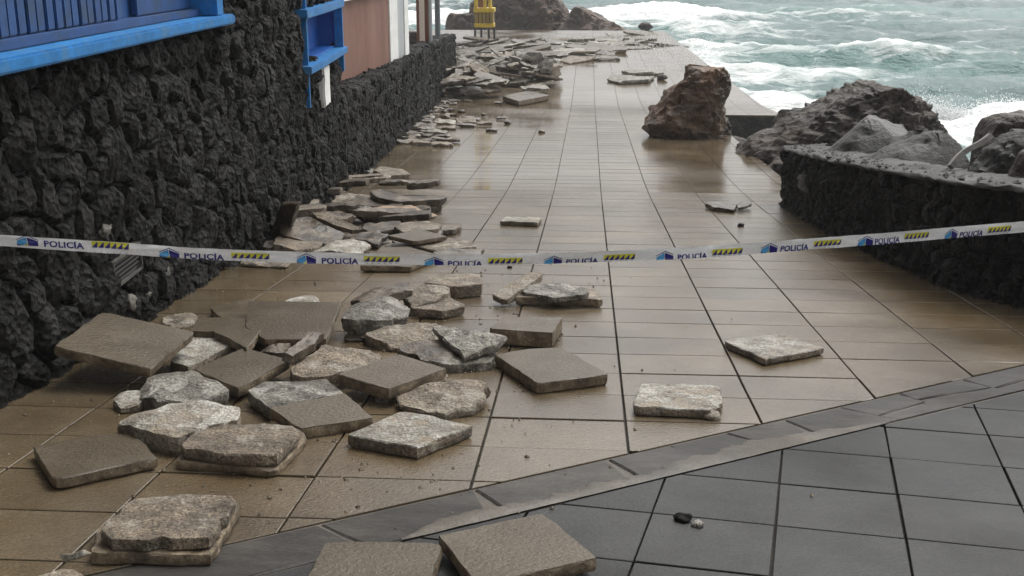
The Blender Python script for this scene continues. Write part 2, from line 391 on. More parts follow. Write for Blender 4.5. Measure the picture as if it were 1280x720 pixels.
while a < SL + 2.5:
    ln = rs.uniform(.28, .62)
    fr = a / SL
    wide = .965
    if fr < .12: wide = .97
    sk0, sk1 = rs.uniform(-.09, .09), rs.uniform(-.09, .09)
    pieces = []
    if fr > .6 and rs.random() < .75:
        m = rs.uniform(.4, .6); s = rs.uniform(-.1, .1)
        pieces = [[(a, .03), (a + ln, .03), (a + ln + sk1 * .5, m + s), (a + ln * .5, m), (a + sk0 * .5, m - s)],
                  [(a + sk0 * .5, m - s + .05), (a + ln * .5, m + .05), (a + ln + sk1 * .5, m + s + .05), (a + ln + sk1, wide), (a + sk0, wide)]]
    else:
        pieces = [[(a, .03), (a + ln, .03), (a + ln + sk1 * .6, wide * .6), (a + ln + sk1, wide), (a + ln * .45, wide), (a + sk0, wide), (a + sk0 * .4, wide * .5)]]
    for pc in pieces:
        w2 = [strip_pt(*p) for p in pc]
        if area(w2) < 0: w2.reverse()
        # small joint
        cx = sum(p[0] for p in w2) / len(w2); cy = sum(p[1] for p in w2) / len(w2)
        w2 = [(cx + (x - cx) * .992, cy + (y - cy) * .992) for x, y in w2]
        V, Fc, o3 = prism(w2, None, None, None, zg, thick=.04, cham=.006, jz=rs.uniform(0, .003), tilt=(rs.gauss(0, .004), rs.gauss(0, .004)))
        mesh_obj('slate_piece', V, Fc, M['slate'], border, o3)
    a += ln + .004

# sandy mortar smeared over the near half of the strip
V, Fc = [], []
nn = 420
for i in range(nn + 1):
    fr = .10 + .62 * i / nn; a = fr * SL
    k = min(1, (fr - .10) / .06, (.72 - fr) / .10)
    b0 = .97 - (.34 + .36 * noise.fractal(Vector((a * 1.6, 3, 0)), .8, 2, 4) + .10 * noise.fractal(Vector((a * 9, 3, 0)), .6, 2, 4)) * max(0, k)
    b0 = min(.965, b0)
    for q in range(5):
        p = strip_pt(a, b0 + (1.0 - b0) * q / 4)
        V.append((p[0], p[1], zg(p[1]) + (.0005, .007, .0085, .0075, .003)[q] + .002 * noise.noise(Vector((a * 9, q, 0)))))
    if i:
        k0 = len(V) - 10
        for q in range(4): Fc.append((k0 + q, k0 + q + 1, k0 + 6 + q, k0 + 5 + q))
mesh_obj('mortar_smear', V, Fc, M['mortar'], border, smooth=True)

# dark forecourt
fore = tag(empty('forecourt'), kind='structure')
c0, c1, c2 = at(1113, 572), at(1132, 673), at(984, 563.5)
ey = Vector((c0.x - c1.x, c0.y - c1.y)).normalized(); ex = Vector((ey.y, -ey.x))
FS = Vector((c0.x - c1.x, c0.y - c1.y)).length / 2
bln = line_side(bl[0].xy, bl[1].xy)
V, Fc = [], []
for i, t in enumerate(np.linspace(-.3, 1.3, 24)):
    p = bl[0] + (bl[1] - bl[0]) * float(t)
    V += [(p.x, p.y, zg(p.y) - .024), (p.x + .2, p.y - 12, zg(p.y - 12) - .024)]
    if i: k = len(V); Fc.append((k - 4, k - 3, k - 1, k - 2))
mesh_obj('joint_bed', V, Fc, M['dark_grout'], fore)
FV, FF = [], []
for i in range(-14, 12):
    for j in range(-14, 6):
        g, g2 = .0036, .0052
        jt = lambda: random.uniform(-.0018, .0018)
        cs = [(i * FS + g + jt(), j * FS + g2 + jt()), ((i + 1) * FS - g + jt(), j * FS + g2 + jt()), ((i + 1) * FS - g + jt(), (j + 1) * FS - g2 + jt()), (i * FS + g + jt(), (j + 1) * FS - g2 + jt())]
        poly = [(c0.x + ex.x * u + ey.x * v, c0.y + ex.y * u + ey.y * v) for u, v in cs]
        poly = clip(poly, bln[0], bln[1], bln[2] - .008)
        if len(poly) < 3 or abs(area(poly)) < .001: continue
        if area(poly) < 0: poly.reverse()
        V, Fc, o3 = prism(poly, None, None, None, zg, jz=random.gauss(0, .0006), tilt=(random.gauss(0, .0015), random.gauss(0, .0015)))
        q = to_px(o3)
        if q and -60 < q[0] < 1400 and 440 < q[1] < 800: mesh_obj('dark_tile', V, Fc, M['dark_tile'], fore, o3)
        else:
            k = len(FV); FV += [(v[0] + o3[0], v[1] + o3[1], v[2] + o3[2]) for v in V]; FF += [tuple(q2 + k for q2 in f) for f in Fc]
tag(mesh_obj('outer_paving', FV, FF, M['dark_tile'], fore), kind='stuff')

# ------------------------------------------------------------------ stone walls
def voronoi(u0, u1, v0, v1, du, dv, seed):
    rg = random.Random(seed)
    nu, nv = int((u1 - u0) / du), int((v1 - v0) / dv)
    pts = {}
    for i in range(-1, nu + 2):
        for j in range(-1, nv + 2):
            pts[i, j] = (u0 + (i + .5 + .5 * (j % 2) + rg.uniform(-.42, .42)) * du, v0 + (j + .5 + rg.uniform(-.42, .42)) * dv)
    out = []
    for (i, j), p in pts.items():
        poly = [(u0, v0), (u1, v0), (u1, v1), (u0, v1)]
        for a in range(-3, 4):
            for b in range(-3, 4):
                q = pts.get((i + a, j + b))
                if not q or (a == 0 and b == 0): continue
                nx, ny = q[0] - p[0], q[1] - p[1]
                poly = clip(poly, nx, ny, (q[0] ** 2 + q[1] ** 2 - p[0] ** 2 - p[1] ** 2) / 2)
                if len(poly) < 3: break
            if len(poly) < 3: break
        if len(poly) >= 3 and abs(area(poly)) > .0015: out.append(poly)
    return out
def stone_geo(poly, P, rg, gap=.011, depth=(.04, .072), seg=.042):
    """poly in wall coords (u,v); P(u,v,d) -> point d in front of the wall"""
    cu = sum(p[0] for p in poly) / len(poly); cv = sum(p[1] for p in poly) / len(poly)
    pts = []
    n = len(poly)
    for i in range(n):
        a, b = poly[i], poly[(i + 1) % n]; l = math.hypot(b[0] - a[0], b[1] - a[1]); k = max(1, int(l / seg))
        for t in range(k):
            s = t / k; pts.append((a[0] + (b[0] - a[0]) * s, a[1] + (b[1] - a[1]) * s))
    d = rg.uniform(*depth); so = Vector((rg.uniform(0, 99), rg.uniform(0, 99), rg.uniform(0, 99)))
    tu, tv = rg.uniform(-.3, .3), rg.uniform(-.3, .3)
    V = []; n = len(pts)
    for k, (scl, dd) in enumerate(((1.0, -.05), (.98, d * .3), (.85, d * .78), (.58, d), (.28, d))):
        for (u, v) in pts:
            r = math.hypot(u - cu, v - cv) or 1e-3
            s = max(.2, scl - gap / r)
            uu, vv = cu + (u - cu) * s, cv + (v - cv) * s
            nz = noise.fractal(Vector((uu * 8, vv * 8, k * .4)) + so, .7, 2.2, 4) - .35 * abs(noise.noise(Vector((uu * 6, vv * 6, 3)) + so))
            nz2 = noise.noise(Vector((uu * 11, vv * 11, 7)) + so)
            e = 0 if k == 0 else 1
            V.append(P(uu + nz2 * .013 * e, vv + nz * .012 * e, dd + e * (nz * .024 + (tu * (uu - cu) + tv * (vv - cv)) * (.6 if k > 1 else .2))))
    V.append(P(cu, cv, d * 1.02 + noise.noise(so) * .02))
    Fc = []
    for k in range(4):
        for i in range(n):
            j = (i + 1) % n; Fc.append((k * n + i, k * n + j, (k + 1) * n + j, (k + 1) * n + i))
    for i in range(n): Fc.append((4 * n + i, 4 * n + (i + 1) % n, 5 * n))
    c = sum(V, Vector()) / len(V)
    return [v - c for v in V], Fc, c
def build_stones(polys, P, parent, m, seed, **kw):
    rg = random.Random(seed); lst = []
    for p in polys:
        V, Fc, c = stone_geo(p, P, rg, **kw)
        q = to_px(c); k = 0
        if q and -20 < q[0] < 1300 and -20 < q[1] < 740: k = abs(area(p)) / (c - CAM).length ** 2
        lst.append((k, V, Fc, c))
    lst.sort(key=lambda t: -t[0])
    RV, RF = [], []
    for i, (k, V, Fc, c) in enumerate(lst):
        if i < 298 and k > 0: mesh_obj('stone', V, Fc, m, parent, c, smooth=True).data.set_sharp_from_angle(angle=R(38))
        else:
            b = len(RV); RV += [v + c for v in V]; RF += [tuple(x + b for x in f) for f in Fc]
    if RV: tag(mesh_obj('outlying_stones', RV, RF, m, parent, smooth=True), kind='stuff')
def wallP(u, v, d): 
    t = (xw(u + .1) - xw(u - .1)) / .2; l = math.hypot(1, t)
    return Vector((xw(u) + d / l, u - d * t / l, v))
def on_wall(px, py, d=0.0):
    dr = ray(px, py); lo, hi = 1.0, 60.0
    for _ in range(50):
        m = (lo + hi) / 2; p = CAM + dr * m
        if p.x - (xw(p.y) + d) > 0: lo = m
        else: hi = m
    p = CAM + dr * lo; return p.y, p.z

house = tag(empty('stone_house', (-2.7, 9, -.8)), 'dark lava stone house with blue shuttered window and blue niche', 'building')
house.location = (0, 0, 0)
WEND = 13.9
def core(name, y0, y1, ztop, thick, m, parent, n=24, off=-.03):
    V, Fc = [], []
    for i in range(n + 1):
        y = y0 + (y1 - y0) * i / n; x = xw(y) + off; zt = ztop(y) if callable(ztop) else ztop
        V += [(x, y, zg(y) - .3), (x, y, zt), (x - thick, y, zt), (x - thick, y, zg(y) - .3)]
        if i:
            k = len(V)
            for j in range(4):
                j2 = (j + 1) % 4; Fc.append((k - 8 + j, k - 8 + j2, k - 4 + j2, k - 4 + j))
    Fc += [(3, 2, 1, 0), (len(V) - 4, len(V) - 3, len(V) - 2, len(V) - 1)]
    return mesh_obj(name, V, Fc, m, parent)
# openings
w1y1, w1z0 = on_wall(273, 29.5)
_, w1z1 = on_wall(273, 17)
w1f0, _ = on_wall(254, 10); w1f1, _ = on_wall(261, 10)
n0y, n0z0 = on_wall(376, 82); n1y, _ = on_wall(420, 64); _, n0z1 = on_wall(374, 22)
vy0, _ = on_wall(131, 330); vy1, vz1 = on_wall(164, 307); _, vz0 = on_wall(147, 348)
print('window', w1y1, w1z0, w1z1, w1f0, w1f1, 'niche', n0y, n1y, n0z0, n0z1, 'vent', vy0, vy1, vz0, vz1)
WTOP = 2.6
core('wall_core', -3, w1y1, w1z0 + .01, .5, M['lava_core'], house)
core('wall_core', w1y1 + .001, n0y + .03, WTOP, .5, M['lava_core'], house, n=8)
core('wall_core_below_niche', n0y + .03, WEND, n0z0, .5, M['lava_core'], house, n=6)
o = core('wall_core_above_niche', n0y + .03, WEND, WTOP, .5, M['lava_core'], house, n=6)
for i, v in enumerate(o.data.vertices):
    if v.co.z < n0z1: v.co.z = n0z1
polys = []
for p in voronoi(1.5, WEND, -1.7, WTOP, .265, .19, 3):
    cu = sum(q[0] for q in p) / len(p); cv = sum(q[1] for q in p) / len(p)
    if cv < zg(cu) - .08: continue
    if cu < w1y1 and min(q[1] for q in p) > w1z0 - .04: continue
    # trim around the openings
    if cu < w1y1: p = clip(p, 0, 1, w1z0 - .003)
    elif cu > w1y1 and cu < w1y1 + .25 and cv > w1z0: p = clip(p, -1, 0, -(w1y1 + .005))
    if n0y - .02 < cu < n1y + .05 and n0z0 - .05 < cv < n0z1 + .05: continue
    if cu < n0y and cu > n0y - .3 and n0z0 < cv < n0z1: p = clip(p, 1, 0, n0y - .005)
    if vy0 < cu < vy1 and vz0 < cv < vz1: continue
    if len(p) > 2 and abs(area(p)) > .004: polys.append(p)
build_stones(polys, wallP, house, M['lava'], 5)
# shuttered window: boards set back behind a light blue frame on a thick sill
win = mesh_obj('shuttered_window', *box_geo((-.16, 1.0, w1z1 - .03), (-.13, w1f1, WTOP)), M['blue_dark'], house)
for v in win.data.vertices: v.co.x += xw(v.co.y)
def wbox(name, y0, y1, z0, z1, d0, d1, m, parent, bevel=.006):
    V, Fc = [], []
    n = max(1, int((y1 - y0) / .6))
    for i in range(n + 1):
        y = y0 + (y1 - y0) * i / n
        V += [wallP(y, z0, d0), wallP(y, z0, d1), wallP(y, z1, d1), wallP(y, z1, d0)]
        if i:
            k = len(V)
            for j in range(4):
                j2 = (j + 1) % 4; Fc.append((k - 8 + j, k - 4 + j, k - 4 + j2, k - 8 + j2))
    Fc += [(0, 1, 2, 3), (len(V) - 1, len(V) - 2, len(V) - 3, len(V) - 4)]
    o = mesh_obj(name, V, Fc, m, parent)
    if bevel:
        bm = bmesh.new(); bm.from_mesh(o.data)
        bmesh.ops.bevel(bm, geom=[e for e in bm.edges if e.is_manifold and e.calc_face_angle(0) > .6], offset=bevel, segments=2, affect='EDGES')
        bm.to_mesh(o.data); bm.free()
    return o
wbox('sill', 1.0, w1y1, w1z0, w1z1, -.13, .13, M['blue_light'], win, .012)
wbox('inner_rail', 1.0, w1f0, w1z1 + .003, w1z1 + .05, -.128, -.02, M['blue_dark'], win, .005)
wbox('frame_post', w1f0, w1f1 + .02, w1z1 + .003, WTOP, -.128, .10, M['blue_light'], win)
pan0, _ = on_wall(188, 8); pan1, _ = on_wall(170, 8)
bsp = (on_wall(66, 10)[0] - on_wall(3.4, 10)[0]) / 5
y = pan1 - .02
while y > 2.0:
    wbox('shutter_board', y - bsp * .95, y - bsp * .13, w1z1 + .055, WTOP - .02, -.127, -.075 + random.uniform(-.006, .006), M['blue_dark'], win, .006)
    y -= bsp
wbox('plain_panel', pan0, w1f0 - .004, w1z1 + .055, WTOP - .02, -.127, -.085, M['blue_dark'], win, .006)
# open blue niche
nic = wbox('niche', n0y + .05, n1y, n0z0 + .004, n0z1 - .004, -.22, -.20, M['blue_mid'], house, 0)
wbox('niche_side', n0y + .034, n0y + .056, n0z0 + .003, n0z1 - .003, -.199, -.005, M['blue_mid'], nic, 0)
wbox('niche_side', n1y - .03, n1y - .01, n0z0 + .003, n0z1 - .003, -.199, -.005, M['blue_mid'], nic, 0)
wbox('niche_floor', n0y + .06, n1y - .035, n0z0 + .002, n0z0 + .02, -.199, -.004, M['blue_mid'], nic, 0)
wbox('sill', n0y - .12, n1y + .1, n0z0 - .075, n0z0, -.03, .13, M['blue_light'], nic, .008)
wbox('lintel', n0y - .16, n1y, n0z1, n0z1 + .085, -.03, .12, M['blue_light'], nic, .008)
wbox('trim_post', n0y + .0, n0y + .05, n0z0 - .42, n0z0 - .077, .02, .075, M['blue_light'], nic, .004)
wbox('trim_post', n0y + .0, n0y + .05, n0z0 + .002, n0z1 - .002, .0, .075, M['blue_light'], nic, .004)
wbox('trim_post', n0y + .0, n0y + .05, n0z1 + .087, WTOP, .02, .075, M['blue_light'], nic, .004)
wbox('trim_post', n1y - .09, n1y - .02, n0z0 + .002, n0z1 - .002, .0, .10, M['blue_light'], nic, .004)
wbox('trim_post', n1y - .09, n1y - .02, n0z0 - .28, n0z0 - .077, .02, .10, M['blue_light'], nic, .004)
# whitewashed strip below the niche
ya, za = on_wall(400, 78, .06); yb, zb_ = on_wall(411, 130, .06)
strip = wbox('whitewashed_strip', ya + .0, ya + .42, zb_ + .02, n0z0 - .08, .0, .095, M['white_paint'], house, .02)
bm = bmesh.new(); bm.from_mesh(strip.data); bmesh.ops.subdivide_edges(bm, edges=bm.edges[:], cuts=3, use_grid_fill=True)
for v in bm.verts: v.co += Vector((noise.noise(v.co * 6) * .012, noise.noise(v.co * 6 + Vector((5, 5, 5))) * .03, noise.noise(v.co * 6 + Vector((9, 1, 1))) * .015))
bm.to_mesh(strip.data); bm.free()
# vent grille
vent = wbox('vent', vy0, vy1, vz0, vz1, -.02, .02, M['void_shade'], house, 0)
for a, b, c, d in ((vy0 - .02, vy0, vz0 - .02, vz1 + .02), (vy1, vy1 + .02, vz0 - .02, vz1 + .02), (vy0 + .001, vy1 - .001, vz0 - .02, vz0), (vy0 + .001, vy1 - .001, vz1, vz1 + .02)):
    wbox('frame', a, b, c, d, .0, .055, M['vent_frame'], vent, .004)
for k in range(5):
    z = vz0 + (vz1 - vz0) * (k + .5) / 5
    wbox('slat', vy0 + .012, vy1 - .012, z - .007, z + .007, .021, .045, M['vent_slat'], vent, .003)
# pale mortar smears between the stones
def lump(name, c, r, m, parent=None, seed=0, squash=(1, 1, 1), amp=.35, sub=2, freq=1.3):
    bm = bmesh.new(); bmesh.ops.create_icosphere(bm, subdivisions=sub, radius=1)
    so = Vector((seed * 3.1, seed * 1.7, seed * 5.3))
    for v in bm.verts:
        k = 1 + amp * noise.fractal(v.co * freq + so, 1, 2, 4)
        v.co = Vector((v.co.x * squash[0] * k, v.co.y * squash[1] * k, v.co.z * squash[2] * k)) * r
    me = bpy.data.meshes.new(name); bm.to_mesh(me); bm.free(); me.materials.append(m)
    for p in me.polygons: p.use_smooth = True
    o = bpy.data.objects.new(name, me); COL.objects.link(o); o.location = c
    if parent: o.parent = parent
    return o
for i, (px, py, r) in enumerate([(136, 289, .04), (168, 378, .05), (212, 341, .035), (190, 368, .022)]):
    y, z = on_wall(px, py, .07)
    lump('mortar_smear', wallP(y, z, .05), r, M['plaster'], house, i, (.45, 1.3, .8), .9, 3, 2.2)
box('unseen_upper_wall', (-9, -3, WTOP + .001), (-2.72, WEND, 5.4), M['rust'], house)  # storey out of view, raised to hide sky and darken the paving at left
box('roof', (-9.1, -3.1, 5.402), (-2.5, WEND + .1, 5.6), M['roof'], house)
box('rear_wall', (-8.8, -3, -1.8), (-3.6, WEND - .05, WTOP), M['terracotta'], house)

# low lava wall going on along the promenade
lowwall = tag(empty('low_stone_wall'), 'low black lava stone wall running from the house towards the sea', 'wall')
LT = [(13.0, -.12), (15.8, -.25), (21.5, -.38), (32.2, -.72), (37.6, -1.0)]
def ltop(y):
    for (a, za), (b, zb2) in zip(LT, LT[1:]):
        if y <= b: return za + (zb2 - za) * (y - a) / (b - a)
    return LT[-1][1]
core('wall_core', WEND + .003, 37.5, lambda y: ltop(y) - .06, .42, M['lava_core'], lowwall)
polys = []
for p in voronoi(WEND, 37.6, -2.5, 0.0, .30, .21, 8):
    cu = sum(q[0] for q in p) / len(p); cv = sum(q[1] for q in p) / len(p)
    if cv < zg(cu) - .08 or cv > ltop(cu) - .02: continue
    p = clip(p, 0, 1, ltop(cu) + .02)
    if len(p) > 2: polys.append(p)
build_stones(polys, wallP, lowwall, M['lava'], 9, seg=.08)
# rough top course
polys = voronoi(WEND, 37.6, 0.0, .46, .34, .23, 21)
def topP(u, v, d): return Vector((xw(u) - v + .03, u, ltop(u) - .07 + d))
RV, RF = [], []
rg = random.Random(4)
for p in polys:
    V, Fc, c = stone_geo(p, topP, rg, seg=.1)
    b = len(RV); RV += [v + c for v in V]; RF += [tuple(x + b for x in reversed(f)) for f in Fc]
tag(mesh_obj('top_stones', RV, RF, M['lava'], lowwall, smooth=True), kind='stuff')

# rendered house behind the low wall
th = tag(empty('rendered_house'), 'house with terracotta rendered wall and white corner behind the low lava wall', 'building')
def xat(px, x, py=30):
    d = ray(px, py); s = x / d.x; return (CAM + d * s).y
TX = -3.56
ty1 = xat(485.5, TX)
_p = ray(425, 2); TZ = CAMZ + _p.z * (TX / _p.x)
box('rendered_wall', (TX - 3, WEND + .02, -1.7), (TX, ty1, TZ), M['terracotta'], th)
box('white_fascia', (TX - 3, WEND + .02, TZ + .002), (TX + .06, ty1 + .05, TZ + .3), M['white_paint'], th)
box('upper_rendered_wall', (TX - 3, WEND + .03, TZ + .302), (TX, ty1 + .04, 4.2), M['terracotta'], th)
ty2 = xat(494, TX - .02); ty3 = xat(501.5, TX - .05)
box('white_corner', (TX - .3, ty1 + .003, -1.7), (TX + .03, ty2, TZ - .003), M['white_paint'], th, .01)
box('door_frame', (TX - 3, ty2 + .003, -1.9), (TX - .0, ty3, TZ - .003), M['grey_pipe'], th, .01)
box('white_reveal', (TX - .2, ty3 + .003, -1.9), (TX + .02, ty3 + .5, TZ - .003), M['white_paint'], th, .01)

# porch column and post at the far end of the low wall
por = empty('porch_column', (0, 0, 0))
tag(por, 'pale porch column with reddish brown edges standing on the far end of the low wall', 'column')
def colbox(name, px0, px1, s, z0, z1, m, parent, dp=.25):
    a = at_s(px0, 30, s); b = at_s(px1, 30, s)
    return box(name, (a.x, a.y - .0, z0), (b.x, a.y + dp, z1), m, parent, .006)
colbox('brown_edge', 520.5, 524, 29.0, -.72, 1.3, M['rust'], por)
colbox('pale_shaft', 524.2, 530, 28.8, -.72, 1.3, M['pale_pink'], por)
colbox('brown_face', 530.2, 536, 28.95, -.72, 1.3, M['rust'], por)
p = at_s(538, 30, 28.9)
tube('drain_pipe', (p.x, p.y, -.72), (p.x, p.y, 1.3), .045, .045, M['grey_pipe'], por)
p = at_s(547, 30, 33.5)
tag(tube('grey_post', (p.x, p.y, -1.0), (p.x, p.y, 1.5), .08, .075, M['pole_grey']), 'slim dark grey post at the seaward end of the low wall', 'post')
box('grey_post_base', (0, 0, 0), (.01, .01, .01), M['pole_grey'], bpy.data.objects['grey_post'])
bpy.data.objects.remove(bpy.data.objects['grey_post_base'])
a = at_s(506, 40, 33.0); b = at_s(523, 52, 33.0)
tag(box('planter_block', (a.x, a.y, zg(33)), (b.x, a.y + .5, a.z), M['rock_dark'], None, .03), 'dark low masonry block behind the porch column', 'block')

# ------------------------------------------------------------------ right retaining wall and the rocks behind it
rwall = tag(empty('retaining_wall'), 'black lava stone retaining wall with gritty flat top on the right of the promenade', 'wall')
seg = []; tot = 0
for a, b in zip(RWP, RWP[1:]):
    l = math.hypot(b[0] - a[0], b[1] - a[1]); seg.append((tot, l, a, b)); tot += l
def rw_at(u):
    for t0, l, a, b in seg:
        if u <= t0 + l or (t0, l, a, b) == seg[-1]:
            k = (u - t0) / l; x = a[0] + (b[0] - a[0]) * k; y = a[1] + (b[1] - a[1]) * k
            return x, y, -(b[1] - a[1]) / l, (b[0] - a[0]) / l
def rtop(y): return .065 - .118 * (y - 7.5)
def rwP(u, v, d):
    x, y, nx, ny = rw_at(max(0, min(tot, u)))
    # soften the normal round the corner
    x2, y2, nx2, ny2 = rw_at(max(0, min(tot, u + .15))); x3, y3, nx3, ny3 = rw_at(max(0, min(tot, u - .15)))
    nx, ny = nx + nx2 + nx3, ny + ny2 + ny3; l = math.hypot(nx, ny)
    return Vector((x + nx / l * d, y + ny / l * d, v))
polys = []
for p in voronoi(0, tot, -1.9, .4, .19, .135, 31):
    cu = sum(q[0] for q in p) / len(p); cv = sum(q[1] for q in p) / len(p)
    y = rw_at(max(0, min(tot, cu)))[1]
    if cv < zg(y) - .06 or cv > rtop(y) - .05: continue
    p = clip(p, 0, 1, rtop(y) - .01)
    if len(p) > 2: polys.append(p)
build_stones(polys, rwP, rwall, M['lava'], 12, depth=(.025, .06), seg=.06)
V, Fc = [], []; n = 40
for i in range(n + 1):
    u = tot * i / n; q = rwP(u, 0, -.02); zt = rtop(q.y) - .05; qb = rwP(u, 0, -.45)
    V += [Vector((q.x, q.y, zg(q.y) - .3)), Vector((q.x, q.y, zt)), Vector((qb.x, qb.y, zt)), Vector((qb.x, qb.y, zg(q.y) - .3))]
    if i:
        k = len(V)
        for j in range(3): Fc.append((k - 8 + j, k - 4 + j, k - 4 + j + 1, k - 8 + j + 1))
mesh_obj('wall_core', V, Fc, M['lava_core'], rwall)
# gritty cap with an uneven lip
V, Fc = [], []; n = 110; rows = (.05, .055, .035, -.01, -.12, -.25, -.4)
for i in range(n + 1):
    u = tot * i / n
    for k, d in enumerate(rows):
        nz = noise.fractal(Vector((u * 7, k * 1.3, 2)), .8, 2, 4)
        q = rwP(u, 0, d + (nz * .03 if k < 3 else 0))
        V.append(Vector((q.x, q.y, rtop(q.y) + (-.035, -.02, -.004, .004, .01, .02, .03)[k] + nz * .018)))
    if i:
        m_ = len(rows); k0 = len(V) - 2 * m_
        for k in range(m_ - 1): Fc.append((k0 + k, k0 + m_ + k, k0 + m_ + k + 1, k0 + k + 1))
mesh_obj('cap', V, Fc, M['lava_cap'], rwall, smooth=True)

CV, CF = [], []
rg = random.Random(77)
for i in range(420):
    u = rg.uniform(0, tot); q = rwP(u, 0, rg.uniform(-.4, .06)); r = .006 + .03 * rg.random() ** 2.5; k = len(CV)
    for a, b, c in [(1, 0, 0), (.3, .95, 0), (-.8, .6, 0), (-.8, -.6, 0), (.3, -.95, 0), (.1, 0, 1), (0, 0, -1)]:
        CV.append(Vector((q.x + a * r * rg.uniform(.6, 1.4), q.y + b * r * rg.uniform(.6, 1.4), rtop(q.y) + .012 + c * r * .7)))
    CF += [tuple(k + j for j in f) for f in ((0, 1, 5), (1, 2, 5), (2, 3, 5), (3, 4, 5), (4, 0, 5), (1, 0, 6), (2, 1, 6), (3, 2, 6), (4, 3, 6), (0, 4, 6))]
tag(mesh_obj('cap_grit', CV, CF, M['lava_cap'], rwall), kind='stuff')

# shore: uneven dark rubble falling from behind the wall to the sea
V, Fc = [], []
NX, NY = 120, 130
X0, X1, YA, YB = 2.3, 26.0, 3.0, 33.0
for j in range(NY + 1):
    for i in range(NX + 1):
        x = X0 + (X1 - X0) * i / NX; y = YA + (YB - YA) * j / NY
        # distance seaward from the wall line
        k = min(1, max(0, (y - 13.2) / 2.0))
        near = (1 - k) * (rtop(y) - .10) + k * (zg(y) - .55)
        lo = 2.9 + max(0, 7.5 - y) * .12
        t = max(0, x - lo) + max(0, y - 13.5) * .12
        z = near - .05 * t - max(0, t - 2.2) * .42
        z += noise.fractal(Vector((x * .9, y * .9, 1)), 1, 2, 5) * (.10 + .30 * min(1, t / 3)) + (.0 if t < .5 else .1 * noise.noise(Vector((x * 2.3, y * 2.3, 5))))
        if x < 2.75 and y > 13: z = min(z, zg(y) - .3)
        # pull the mesh under the wall on the promenade side
        wl = None
        if y < 14.2:
            for a, b in zip(RWP, RWP[1:]):
                if a[1] <= y <= b[1]: wl = a[0] + (b[0] - a[0]) * (y - a[1]) / (b[1] - a[1] + 1e-6)
            if wl is None and y < RWP[0][1]: wl = RWP[0][0] + (RWP[0][1] - y) * .1
            if wl is not None and x < wl + .42: z = min(z, zg(y) - .35)
        V.append((x, y, max(z, -5.5)))
for j in range(NY):
    for i in range(NX):
        a = j * (NX + 1) + i; Fc.append((a, a + 1, a + NX + 2, a + NX + 1))
tag(mesh_obj('rocky_shore', V, Fc, M['shore'], smooth=True), kind='structure')

def profile_rock(name, rows, s, m, label, cat, depth=.8, seed=0, amp=.1, freq=1.2, nring=40, nseg=64, sink=.12, group=None, sq=2.4, cave=0.0, octs=5, facets=0):
    """a rock whose width at each height is given by rows (y, xl, xr); real depth behind and in front of its own axis"""
    rows = sorted(rows, key=lambda r: -r[0])
    P = [(at_s(xl, py, s), at_s(xr, py, s)) for py, xl, xr in rows]
    zs_ = [p[0].z for p in P]
    base = (P[0][0] + P[0][1]) / 2
    org = Vector((base.x, base.y, zs_[0]))
    la = [((p[0] - org).dot(RIGHT), (p[1] - org).dot(RIGHT)) for p in P]
    # perspective: keep every ring on the rock's own vertical axis
    la = [(a, b) for a, b in la]
    so = Vector((seed * 7.7, seed * 3.3, seed * 1.9))
    V = []
    H = zs_[-1] - zs_[0]; wmax = max(b - a for a, b in la)
    for k in range(nring + 1):
        t = k / nring; z = zs_[0] - sink + (H + sink) * (1 - (1 - t) ** 1.5)
        zz = max(z, zs_[0])
        for i in range(len(zs_) - 1):
            if zz <= zs_[i + 1] + 1e-6: break
        f = min(1, max(0, (zz - zs_[i]) / (zs_[i + 1] - zs_[i] + 1e-6)))
        l = la[i][0] + (la[i + 1][0] - la[i][0]) * f; r = la[i][1] + (la[i + 1][1] - la[i][1]) * f
        top = max(0.0, (t - .9) / .1)
        c = (l + r) / 2; a = (r - l) / 2; b = (a * .6 + wmax * .2) * depth
        if k == nring: a *= .45; b *= .45
        for q in range(nseg):
            th_ = 2 * math.pi * q / nseg
            cx, sx = math.cos(th_), math.sin(th_)
            cx = math.copysign(abs(cx) ** (2 / sq), cx); sx = math.copysign(abs(sx) ** (2 / sq), sx)
            p = RIGHT * (c + a * cx) + FWD * (b * sx) + Vector((0, 0, z - zs_[0]))
            nv = p * (freq / max(wmax, .1) * 3) + so
            d = noise.fractal(nv, .9, 2.1, octs) + .5 * (abs(noise.noise(nv * 1.7)) - .3)
            nrm = (RIGHT * cx + FWD * sx + Vector((0, 0, .25 + t * .5))).normalized()
            edge = .45 if abs(cx) > .9 else 1
            V.append(p + nrm * (d * amp * wmax * edge))
    V.append(RIGHT * ((la[-1][0] + la[-1][1]) / 2) + Vector((0, 0, H + amp * wmax * .1)))
    rgf = random.Random(seed * 13 + 1)
    mid = RIGHT * ((la[0][0] + la[0][1]) / 2) + Vector((0, 0, H * .35))
    for q in range(facets):
        a = rgf.uniform(0, 6.283); e = rgf.uniform(-.1, 1.1)
        nv = Vector((math.cos(a) * math.cos(e), math.sin(a) * math.cos(e), math.sin(e)))
        sup = max((v - mid).dot(nv) for v in V); lim = sup * rgf.uniform(.72, .93)
        for i, v in enumerate(V):
            over = (v - mid).dot(nv) - lim
            if over > 0: V[i] = v - nv * over * .88
    Fc = []
    for k in range(nring):
        for q in range(nseg):
            j = (q + 1) % nseg; Fc.append((k * nseg + q, k * nseg + j, (k + 1) * nseg + j, (k + 1) * nseg + q))
    for q in range(nseg): Fc.append((nring * nseg + q, nring * nseg + (q + 1) % nseg, (nring + 1) * nseg))
    o = mesh_obj(name, V, Fc, m, None, org, smooth=True); o.data.set_sharp_from_angle(angle=R(40))
    tag(o, label, cat, group)
    return o
sB = (at(855, 170) - CAM).dot(CR @ Vector((0, 0, -1)))
